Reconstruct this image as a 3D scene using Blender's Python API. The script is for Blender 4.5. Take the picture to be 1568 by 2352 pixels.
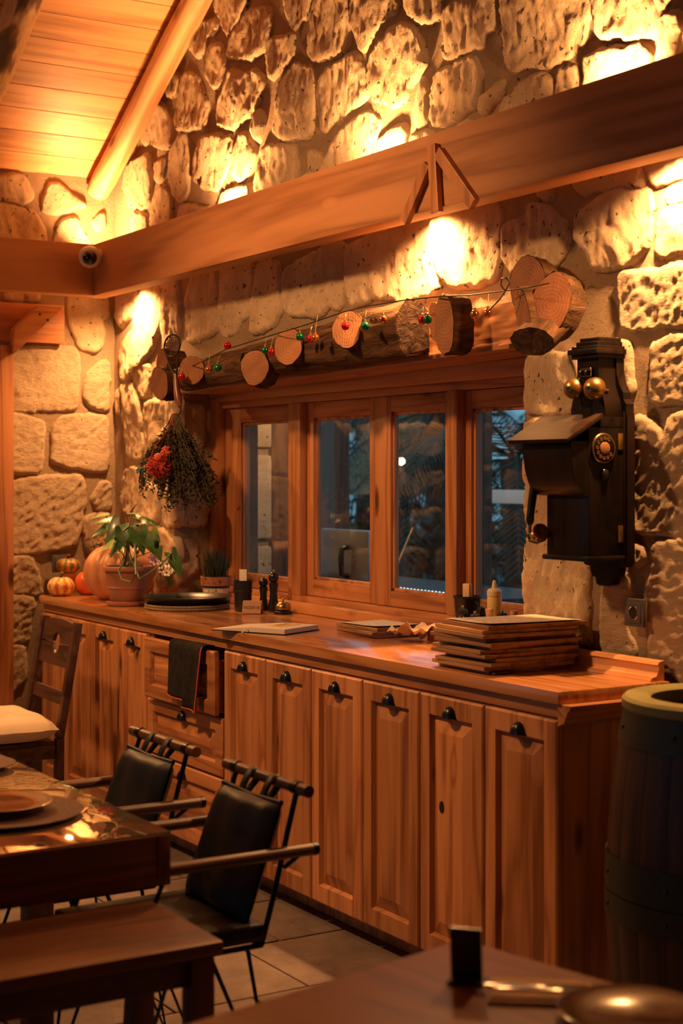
import bpy, bmesh, math, random
import numpy as np
from mathutils import Vector, Matrix, noise, geometry
random.seed(7)
PI = math.pi
scene = bpy.context.scene
for o in list(bpy.data.objects):
    bpy.data.objects.remove(o)
COL = scene.collection

# ------------------------------------------------------------------ camera
YAW = math.radians(31.6); FPX = 3550.0; HZ = 1090.0; CZ = 1.6
FW = (-math.cos(YAW), math.sin(YAW)); RT = (math.sin(YAW), math.cos(YAW))
cd = bpy.data.cameras.new('camera'); cam = bpy.data.objects.new('camera', cd); COL.objects.link(cam)
cam.location = (0, 0, CZ)
cam.rotation_euler = (PI/2, 0, PI/2 - YAW)
cd.sensor_fit = 'VERTICAL'; cd.sensor_height = 36.0; cd.sensor_width = 24.0
cd.lens = 36.0*FPX/2352.0
cd.shift_y = -(1176.0-HZ)/2352.0
cd.clip_start = 0.05; cd.clip_end = 200
cd.dof.use_dof = True; cd.dof.focus_distance = 5.7; cd.dof.aperture_fstop = 3.0
scene.camera = cam

# ------------------------------------------------------------------ world (blue dusk) and exposure
w = bpy.data.worlds.new('dusk'); scene.world = w; w.use_nodes = True
bg = w.node_tree.nodes['Background']
bg.inputs['Color'].default_value = (0.21, 0.45, 0.60, 1); bg.inputs['Strength'].default_value = 0.85
vs = scene.view_settings
vs.view_transform = 'Standard'; vs.look = 'None'; vs.gamma = 1.0; vs.use_curve_mapping = False
vs.exposure = 0.08

WARM = (1.0, 0.465, 0.158)
def lamp_spot(name, loc, tgt, power, deg, blend=1.0, rad=0.02, col=WARM):
    l = bpy.data.lights.new(name, 'SPOT'); l.energy = power; l.color = col
    l.spot_size = math.radians(deg); l.spot_blend = blend; l.shadow_soft_size = rad
    o = bpy.data.objects.new(name, l); COL.objects.link(o); o.location = loc
    o.rotation_euler = (Vector(tgt)-Vector(loc)).to_track_quat('-Z', 'Y').to_euler()
    return o
def lamp_point(name, loc, power, rad=0.1, col=WARM):
    l = bpy.data.lights.new(name, 'POINT'); l.energy = power; l.color = col; l.shadow_soft_size = rad
    o = bpy.data.objects.new(name, l); COL.objects.link(o); o.location = loc
    return o
# ceiling spot on the counter; the point light is an added warm fill
lamp_spot('room_spot_light', (-5.1, 0.6, 3.5), (-5.1, 3.2, 1.35), 320, 78, 0.75, 0.12, (1.0, 0.47, 0.165))
lamp_point('warm_fill_light', (-5.2, -2.0, 3.0), 6, 0.14, (1.0, 0.48, 0.18))

# ------------------------------------------------------------------ pixel helpers (photo 1568x2352)
def ray(px):
    k = (px-784.0)/FPX
    return (FW[0]+k*RT[0], FW[1]+k*RT[1])
def aty(px, py, y):
    d = ray(px); t = y/d[1]
    return Vector((t*d[0], y, CZ-(py-HZ)/FPX*t))
def atx(px, py, x):
    d = ray(px); t = x/d[0]
    return Vector((x, t*d[1], CZ-(py-HZ)/FPX*t))
def atz(px, py, z):
    t = (CZ-z)*FPX/(py-HZ); d = ray(px)
    return Vector((t*d[0], t*d[1], z))

# ------------------------------------------------------------------ object helpers
def link(o, parent=None):
    COL.objects.link(o)
    if parent is not None: o.parent = parent
    return o
def empty(name, loc=(0, 0, 0), rz=0.0):
    o = bpy.data.objects.new(name, None); o.empty_display_size = 0.05
    COL.objects.link(o); o.location = loc; o.rotation_euler = (0, 0, rz)
    return o
def tag(o, label=None, cat=None, group=None, kind=None):
    if label: o['label'] = label
    if cat: o['category'] = cat
    if group: o['group'] = group
    if kind: o['kind'] = kind
    return o
def thing(name, label, cat, loc=(0, 0, 0), rz=0.0, group=None):
    return tag(empty(name, loc, rz), label, cat, group)
def mesh_obj(name, verts, faces, mat, parent=None, smooth=False, loc=None):
    me = bpy.data.meshes.new(name)
    me.from_pydata([tuple(v) for v in verts], [], [tuple(f) for f in faces])
    if smooth: me.polygons.foreach_set('use_smooth', [True]*len(me.polygons))
    me.materials.append(mat); me.update()
    o = bpy.data.objects.new(name, me); link(o, parent)
    if loc is not None: o.location = loc
    return o
def copy_tree(o, parent=None):
    c = o.copy(); COL.objects.link(c); c.parent = parent
    for ch in list(o.children): copy_tree(ch, c)
    return c

class MB:
    """collects primitive shapes; build() links them as one mesh"""
    def __init__(s): s.v = []; s.f = []
    def add(s, verts, faces):
        n = len(s.v); s.v += [Vector(v) for v in verts]; s.f += [tuple(i+n for i in f) for f in faces]; return s
    def box(s, x0, x1, y0, y1, z0, z1, b=0.0, M=None):
        if b <= 0:
            V = [(x, y, z) for z in (z0, z1) for y in (y0, y1) for x in (x0, x1)]
            Fc = [(0, 2, 3, 1), (4, 5, 7, 6), (0, 1, 5, 4), (2, 6, 7, 3), (0, 4, 6, 2), (1, 3, 7, 5)]
        else:
            bm = bmesh.new(); bmesh.ops.create_cube(bm, size=1.0)
            for v in bm.verts:
                v.co = Vector(((x0+x1)/2+v.co.x*(x1-x0), (y0+y1)/2+v.co.y*(y1-y0), (z0+z1)/2+v.co.z*(z1-z0)))
            bmesh.ops.bevel(bm, geom=bm.edges[:], offset=b, segments=2, affect='EDGES', profile=0.6)
            bm.verts.index_update()
            V = [v.co.copy() for v in bm.verts]; Fc = [tuple(v.index for v in f.verts) for f in bm.faces]; bm.free()
        if M is not None: V = [M @ Vector(v) for v in V]
        return s.add(V, Fc)
    def bar(s, a, b, wd, th, up=(0, 0, 1), bev=0.0):
        """rectangular bar from a to b; wd across, th along 'up'"""
        a, b = Vector(a), Vector(b); d = (b-a); L = d.length; d.normalize(); up = Vector(up)
        side = d.cross(up).normalized(); u2 = side.cross(d).normalized()
        M = Matrix((d, side, u2)).transposed().to_4x4(); M.translation = a
        return s.box(0, L, -wd/2, wd/2, -th/2, th/2, bev, M)
    def tube(s, pts, r, n=8, caps=True, closed=False):
        pts = [Vector(p) for p in pts]; m = len(pts)
        rs = r if isinstance(r, (list, tuple)) else [r]*m
        V = []; Fc = []; prev = None
        for i, p in enumerate(pts):
            if closed: t = pts[(i+1) % m]-pts[i-1]
            else: t = pts[min(i+1, m-1)]-pts[max(i-1, 0)]
            if t.length < 1e-9: t = Vector((0, 0, 1))
            t.normalize()
            if prev is None:
                q = Vector((0, 0, 1)) if abs(t.z) < .9 else Vector((1, 0, 0))
                nrm = t.cross(q).normalized()
            else:
                nrm = prev-t*prev.dot(t)
                if nrm.length < 1e-6: nrm = t.orthogonal()
                nrm.normalize()
            prev = nrm; bn = t.cross(nrm)
            for k in range(n):
                a = 2*PI*k/n; V.append(p+(nrm*math.cos(a)+bn*math.sin(a))*rs[i])
        rng = m if closed else m-1
        for i in range(rng):
            j = (i+1) % m
            for k in range(n):
                k2 = (k+1) % n; Fc.append((i*n+k, i*n+k2, j*n+k2, j*n+k))
        if caps and not closed:
            Fc.append(tuple(reversed(range(n)))); Fc.append(tuple(range((m-1)*n, m*n)))
        return s.add(V, Fc)
    def lathe(s, prof, n=24, c=(0, 0, 0), M=None, cap=True):
        """prof: list of (r, z)"""
        V = []; Fc = []; c = Vector(c); m = len(prof)
        for r, z in prof:
            for k in range(n):
                a = 2*PI*k/n; V.append(Vector((r*math.cos(a), r*math.sin(a), z)))
        for i in range(m-1):
            for k in range(n):
                k2 = (k+1) % n; Fc.append((i*n+k, i*n+k2, (i+1)*n+k2, (i+1)*n+k))
        if cap:
            if prof[0][0] > 1e-5: Fc.append(tuple(reversed(range(n))))
            if prof[-1][0] > 1e-5: Fc.append(tuple(range((m-1)*n, m*n)))
        V = [(M @ v if M is not None else v)+c for v in V]
        return s.add(V, Fc)
    def sphere(s, c, r, n=16, m=10, sc=(1, 1, 1)):
        prof = [(max(1e-6, math.sin(PI*i/m))*r, -math.cos(PI*i/m)*r) for i in range(m+1)]
        return s.lathe(prof, n, c, Matrix.Diagonal((sc[0], sc[1], sc[2])))
    def prism(s, poly, y0, y1, M=None):
        """poly of (x, z) extruded along y"""
        n = len(poly); V = [(x, y0, z) for x, z in poly]+[(x, y1, z) for x, z in poly]
        Fc = [tuple(range(n)), tuple(reversed(range(n, 2*n)))]
        for k in range(n):
            k2 = (k+1) % n; Fc.append((k, k+n, k2+n, k2))
        if M is not None: V = [M @ Vector(v) for v in V]
        return s.add(V, Fc)
    def build(s, name, mat, parent=None, smooth=None, loc=None, off=None):
        V = s.v if off is None else [v-Vector(off) for v in s.v]
        o = mesh_obj(name, V, s.f, mat, parent, False, loc)
        if smooth is not None:
            me = o.data; me.polygons.foreach_set('use_smooth', [True]*len(me.polygons))
            if smooth < 179: me.set_sharp_from_angle(angle=math.radians(smooth))
        bm = bmesh.new(); bm.from_mesh(o.data); bmesh.ops.recalc_face_normals(bm, faces=bm.faces[:]); bm.to_mesh(o.data); bm.free()
        return o

# ------------------------------------------------------------------ materials
def newmat(name):
    m = bpy.data.materials.new(name); m.use_nodes = True
    return m, m.node_tree, m.node_tree.nodes['Principled BSDF']
def nd(nt, t, **kw):
    n = nt.nodes.new(t)
    for k, v in kw.items():
        if k in n.inputs: n.inputs[k].default_value = v
        else: setattr(n, k, v)
    return n
def ramp(nt, src, stops):
    r = nt.nodes.new('ShaderNodeValToRGB'); nt.links.new(src, r.inputs['Fac'])
    e = r.color_ramp.elements
    while len(e) < len(stops): e.new(0.5)
    for el, (p, c) in zip(e, stops):
        el.position = p; el.color = (*c, 1) if len(c) == 3 else c
    return r
def rgb(c): return (c[0], c[1], c[2], 1)
def plain(name, col, rough=0.5, metal=0.0, var=0.12, scale=12.0, bump=0.0, bscale=60.0, spec=0.5, coat=0.0, trans=0.0, sheen=0.0, ior=1.5, bdist=0.004, emit=None):
    m, nt, b = newmat(name); L = nt.links.new
    tc = nd(nt, 'ShaderNodeTexCoord')
    nz = nd(nt, 'ShaderNodeTexNoise', Scale=scale, Detail=5.0); L(tc.outputs['Object'], nz.inputs['Vector'])
    lo = [c*(1-var) for c in col]; hi = [min(1, c*(1+var)) for c in col]
    r = ramp(nt, nz.outputs['Fac'], [(0.3, lo), (0.7, hi)])
    L(r.outputs['Color'], b.inputs['Base Color'])
    b.inputs['Roughness'].default_value = rough; b.inputs['Metallic'].default_value = metal
    b.inputs['Specular IOR Level'].default_value = spec; b.inputs['IOR'].default_value = ior
    b.inputs['Coat Weight'].default_value = coat; b.inputs['Coat Roughness'].default_value = 0.12
    b.inputs['Transmission Weight'].default_value = trans; b.inputs['Sheen Weight'].default_value = sheen
    if bump > 0:
        n2 = nd(nt, 'ShaderNodeTexNoise', Scale=bscale, Detail=6.0); L(tc.outputs['Object'], n2.inputs['Vector'])
        bp = nd(nt, 'ShaderNodeBump', Strength=bump, Distance=bdist); L(n2.outputs['Fac'], bp.inputs['Height']); L(bp.outputs['Normal'], b.inputs['Normal'])
    if emit:
        b.inputs['Emission Color'].default_value = rgb(emit[0]); b.inputs['Emission Strength'].default_value = emit[1]
    return m
def wood(name, light, dark, axis='X', rough=0.45, ring=9.0, knots=0.5, bump=0.15, coat=0.0, stretch=0.07, scale=1.0, var=0.35, knotcol=None):
    """grain runs along 'axis' of object space; per-object shift through the random id"""
    m, nt, b = newmat(name); L = nt.links.new
    tc = nd(nt, 'ShaderNodeTexCoord'); oi = nd(nt, 'ShaderNodeObjectInfo')
    off = nd(nt, 'ShaderNodeVectorMath', operation='SCALE'); off.inputs[0].default_value = (37.0, 19.0, 23.0); L(oi.outputs['Random'], off.inputs['Scale'])
    ad = nd(nt, 'ShaderNodeVectorMath', operation='ADD'); L(tc.outputs['Object'], ad.inputs[0]); L(off.outputs[0], ad.inputs[1])
    mp = nd(nt, 'ShaderNodeMapping')
    sc = [scale]*3; sc['XYZ'.index(axis)] = stretch*scale; mp.inputs['Scale'].default_value = sc
    L(ad.outputs[0], mp.inputs['Vector'])
    # knots: distort the rings around voronoi cells
    mk = nd(nt, 'ShaderNodeMapping'); sk = [scale*7.0]*3; sk['XYZ'.index(axis)] = scale*2.6; mk.inputs['Scale'].default_value = sk
    L(ad.outputs[0], mk.inputs['Vector'])
    vo = nd(nt, 'ShaderNodeTexVoronoi', Scale=1.0, Randomness=1.0); L(mk.outputs[0], vo.inputs['Vector'])
    kf = ramp(nt, vo.outputs['Distance'], [(0.07, (1, 1, 1)), (0.20, (0, 0, 0))])
    # only some cells carry a knot
    sx = nd(nt, 'ShaderNodeSeparateColor'); L(vo.outputs['Color'], sx.inputs[0])
    gt = nd(nt, 'ShaderNodeMath', operation='GREATER_THAN'); gt.inputs[1].default_value = 1.0-knots*0.95; L(sx.outputs[0], gt.inputs[0])
    km = nd(nt, 'ShaderNodeMath', operation='MULTIPLY'); L(kf.outputs['Color'], km.inputs[0]); L(gt.outputs[0], km.inputs[1])
    n1 = nd(nt, 'ShaderNodeTexNoise', Scale=ring, Detail=3.0, Distortion=0.6); L(mp.outputs[0], n1.inputs['Vector'])
    kd = nd(nt, 'ShaderNodeMath', operation='MULTIPLY_ADD'); L(kf.outputs['Color'], kd.inputs[0]); kd.inputs[1].default_value = 0.10; L(n1.outputs['Fac'], kd.inputs[2])
    ms = nd(nt, 'ShaderNodeMath', operation='MULTIPLY'); ms.inputs[1].default_value = 9.0; L(kd.outputs[0], ms.inputs[0])
    pp = nd(nt, 'ShaderNodeMath', operation='PINGPONG'); pp.inputs[1].default_value = 1.0; L(ms.outputs[0], pp.inputs[0])
    n2 = nd(nt, 'ShaderNodeTexNoise', Scale=ring*9.0, Detail=4.0); L(mp.outputs[0], n2.inputs['Vector'])
    mx = nd(nt, 'ShaderNodeMix', data_type='FLOAT'); mx.inputs[0].default_value = 0.45; L(pp.outputs[0], mx.inputs[2]); L(n2.outputs['Fac'], mx.inputs[3])
    mid = [(a*0.55+c*0.45) for a, c in zip(light, dark)]
    r = ramp(nt, mx.outputs[0], [(0.22, [c*0.85 for c in dark]), (0.45, mid), (0.72, light)])
    # board to board tone
    hv = nd(nt, 'ShaderNodeHueSaturation'); L(r.outputs['Color'], hv.inputs['Color'])
    mr = nd(nt, 'ShaderNodeMapRange'); mr.inputs['To Min'].default_value = 1.0-var*0.5; mr.inputs['To Max'].default_value = 1.0+var*0.5
    L(oi.outputs['Random'], mr.inputs['Value']); L(mr.outputs[0], hv.inputs['Value'])
    kc = knotcol or [c*0.22 for c in dark]
    mc = nd(nt, 'ShaderNodeMix', data_type='RGBA'); L(km.outputs[0], mc.inputs[0]); L(hv.outputs['Color'], mc.inputs[6]); mc.inputs[7].default_value = rgb(kc)
    L(mc.outputs[2], b.inputs['Base Color'])
    b.inputs['Roughness'].default_value = rough; b.inputs['Coat Weight'].default_value = coat; b.inputs['Coat Roughness'].default_value = 0.15
    bp = nd(nt, 'ShaderNodeBump', Strength=bump, Distance=0.003); L(mx.outputs[0], bp.inputs['Height']); L(bp.outputs['Normal'], b.inputs['Normal'])
    return m
def stonemat(name, light, dark, pit=(0.10, 0.07, 0.045), bump=1.0, bdist=0.016, pits=0.5, chis=None):
    m, nt, b = newmat(name); L = nt.links.new
    tc = nd(nt, 'ShaderNodeTexCoord')
    n1 = nd(nt, 'ShaderNodeTexNoise', Scale=5.0, Detail=6.0, Roughness=0.6); L(tc.outputs['Object'], n1.inputs['Vector'])
    r = ramp(nt, n1.outputs['Fac'], [(0.34, dark), (0.62, light)])
    n2 = nd(nt, 'ShaderNodeTexNoise', Scale=42.0, Detail=3.0, Roughness=0.5); L(tc.outputs['Object'], n2.inputs['Vector'])
    rp = ramp(nt, n2.outputs['Fac'], [(0.25+0.1*pits, (1, 1, 1)), (0.31+0.1*pits, (0, 0, 0))])
    mc = nd(nt, 'ShaderNodeMix', data_type='RGBA'); L(rp.outputs['Color'], mc.inputs[0]); L(r.outputs['Color'], mc.inputs[6]); mc.inputs[7].default_value = rgb(pit)
    L(mc.outputs[2], b.inputs['Base Color']); b.inputs['Roughness'].default_value = 0.92; b.inputs['Specular IOR Level'].default_value = 0.15
    n3 = nd(nt, 'ShaderNodeTexNoise', Scale=58.0, Detail=9.0, Roughness=0.74, Distortion=0.4)
    if chis:
        mp = nd(nt, 'ShaderNodeMapping'); mp.inputs['Rotation'].default_value = chis[0]; mp.inputs['Scale'].default_value = chis[1]
        L(tc.outputs['Object'], mp.inputs['Vector']); L(mp.outputs[0], n3.inputs['Vector'])
    else: L(tc.outputs['Object'], n3.inputs['Vector'])
    ma = nd(nt, 'ShaderNodeMath', operation='MULTIPLY_ADD'); L(rp.outputs['Color'], ma.inputs[0]); ma.inputs[1].default_value = -0.25; L(n3.outputs['Fac'], ma.inputs[2])
    bp = nd(nt, 'ShaderNodeBump', Strength=bump, Distance=bdist); L(ma.outputs[0], bp.inputs['Height']); L(bp.outputs['Normal'], b.inputs['Normal'])
    return m
def glassmat(name, tint=(0.93, 0.97, 0.98), rough=0.0, f0=1.5):
    """thin pane: clear with a fresnel reflection"""
    m, nt, b = newmat(name); L = nt.links.new; nt.nodes.remove(b)
    out = nt.nodes['Material Output']
    tr = nd(nt, 'ShaderNodeBsdfTransparent'); tr.inputs[0].default_value = rgb(tint)
    gl = nd(nt, 'ShaderNodeBsdfGlossy'); gl.inputs['Roughness'].default_value = rough
    fr = nd(nt, 'ShaderNodeFresnel', IOR=f0)
    ge = nd(nt, 'ShaderNodeNewGeometry'); mi = nd(nt, 'ShaderNodeMix', data_type='FLOAT'); L(ge.outputs['Backfacing'], mi.inputs[0])
    mi.inputs[2].default_value = f0; mi.inputs[3].default_value = 1.0/f0; L(mi.outputs[0], fr.inputs['IOR']); mx = nd(nt, 'ShaderNodeMixShader')
    L(fr.outputs[0], mx.inputs[0]); L(tr.outputs[0], mx.inputs[1]); L(gl.outputs[0], mx.inputs[2]); L(mx.outputs[0], out.inputs['Surface'])
    return m
def emitmat(name, col, st):
    m, nt, b = newmat(name)
    b.inputs['Base Color'].default_value = rgb(col); b.inputs['Emission Color'].default_value = rgb(col); b.inputs['Emission Strength'].default_value = st
    return m

M = {}
M['stone'] = stonemat('limestone', (0.77, 0.60, 0.41), (0.60, 0.43, 0.27), bdist=0.015, chis=((0, 0.12, 0), (1.25, 1.25, 0.6)))
M['mortar'] = stonemat('mortar', (0.42, 0.30, 0.20), (0.34, 0.24, 0.155), bump=1.0, bdist=0.012, pits=0.1)
PINE_L, PINE_D = (0.55, 0.245, 0.10), (0.36, 0.130, 0.047)
for ax in 'XYZ':
    M['pine'+ax] = wood('pine_'+ax, PINE_L, PINE_D, ax, 0.42, 7.0, 0.45)
M['beamX'] = wood('beam_wood_X', (0.50, 0.23, 0.098), (0.35, 0.140, 0.053), 'X', 0.6, 4.0, 0.3, bump=0.1, var=0.2)
M['beamY'] = wood('beam_wood_Y', (0.50, 0.23, 0.098), (0.35, 0.140, 0.053), 'Y', 0.6, 4.0, 0.3, bump=0.1, var=0.2)
M['topX'] = wood('worktop_wood', (0.57, 0.26, 0.10), (0.41, 0.16, 0.055), 'X', 0.22, 9.0, 0.25, bump=0.06, coat=0.5, var=0.1)
M['ceilY'] = wood('ceiling_pine', (0.64, 0.32, 0.13), (0.47, 0.20, 0.07), 'Y', 0.5, 5.0, 0.5, bump=0.06, var=0.3, stretch=0.05)
M['log'] = wood('peeled_log', (0.62, 0.34, 0.15), (0.42, 0.19, 0.075), 'X', 0.6, 6.0, 0.7, bump=0.3, var=0.1)
M['darkwood'] = wood('dark_wood', (0.10, 0.05, 0.035), (0.05, 0.025, 0.018), 'Z', 0.45, 7.0, 0.2, bump=0.1)
M['black'] = plain('black_lacquer', (0.012, 0.012, 0.013), 0.25, var=0.3)
M['blackmetal'] = plain('black_metal', (0.012, 0.014, 0.016), 0.32, 0.6, var=0.3)
M['pane'] = glassmat('window_glass')
# ================================================================== the setting
XL, YW = -7.57, 3.256            # left wall plane, window wall plane
YWIN = 3.50                      # window plane
OX0, OX1, OZ0, OZ1 = -6.85, -4.11, 0.955, 2.02   # window opening
def roof_z(x): return 3.15+0.59*(x-XL)

def fbm(p, o=4): return noise.fractal(p, 1.0, 2.0, o)

def wall_noise(u, v, k):
    return 0.010*noise.noise((u*3.1, v*3.1, k))+0.006*noise.noise((u*11, v*11, k+5))

def grid_panel(mb, u0, u1, v0, v1, step, fn):
    nu = max(1, int(round((u1-u0)/step))); nv = max(1, int(round((v1-v0)/step)))
    V = [fn(u0+(u1-u0)*i/nu, v0+(v1-v0)*j/nv) for j in range(nv+1) for i in range(nu+1)]
    Fc = [(j*(nu+1)+i, j*(nu+1)+i+1, (j+1)*(nu+1)+i+1, (j+1)*(nu+1)+i) for j in range(nv) for i in range(nu)]
    mb.add(V, Fc)

# window wall (mortar body); stones are children
def wb(u, v):
    z = min(v, roof_z(u)+0.05) if u < -2.0 else v
    return (u, YW+wall_noise(u, v, 1.0), z)
mb = MB()
grid_panel(mb, -7.75, OX0, 0, 6.3, 0.05, wb)
grid_panel(mb, OX0, OX1, 0, OZ0, 0.06, wb)
grid_panel(mb, OX0, OX1, OZ1, 6.3, 0.05, wb)
grid_panel(mb, OX1, 1.2, 0, 6.3, 0.05, wb)
# reveals and outer face
def rv(x): return lambda u, v: (x+wall_noise(u, v, 3.0)*(1 if u > YW+0.02 else 0), u, v)
grid_panel(mb, YW, 3.72, OZ0, OZ1, 0.04, rv(OX0)); grid_panel(mb, YW, 3.72, OZ0, OZ1, 0.04, rv(OX1))
mb.add([(OX0, YW, OZ1), (OX1, YW, OZ1), (OX1, 3.72, OZ1), (OX0, 3.72, OZ1)], [(0, 1, 2, 3)])
mb.add([(OX0, YW, OZ0), (OX1, YW, OZ0), (OX1, 3.72, OZ0), (OX0, 3.72, OZ0)], [(0, 3, 2, 1)])
for a in ((-7.75, OX0, 0, 6.3), (OX0, OX1, 0, OZ0), (OX0, OX1, OZ1, 6.3), (OX1, 1.2, 0, 6.3)):
    mb.add([(a[0], 3.72, a[2]), (a[1], 3.72, a[2]), (a[1], 3.72, a[3]), (a[0], 3.72, a[3])], [(0, 1, 2, 3)])
wall_back = mesh_obj('wall_back', mb.v, mb.f, M['mortar'], smooth=True); tag(wall_back, kind='structure')
mb = MB()
grid_panel(mb, -2.0, 3.4, 0, 3.17, 0.05, lambda u, v: (XL+wall_noise(u, v, 9.0), u, v))
wall_left = mesh_obj('wall_left', mb.v, mb.f, M['mortar'], smooth=True); tag(wall_left, kind='structure')

# the sides of the room behind the camera, with a wide opening that lets the dusk in
M['plaster'] = plain('plaster', (0.36, 0.27, 0.18), 0.9, var=0.1, scale=3)
mb = MB()
for a in ((-7.6, -5.6, 0, 3.3), (-3.0, 1.6, 0, 3.3), (-5.6, -3.0, 0, 0.5), (-5.6, -3.0, 2.1, 3.3), (-7.6, 1.6, 3.3, 6.0)): mb.box(a[0], a[1], -3.2, -3.0, a[2], a[3])
tag(mb.build('wall_front', M['plaster']), kind='structure')
tag(MB().box(1.6, 1.8, -3.2, 3.8, 0, 3.3).build('wall_right', M['plaster']), kind='structure')

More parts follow.
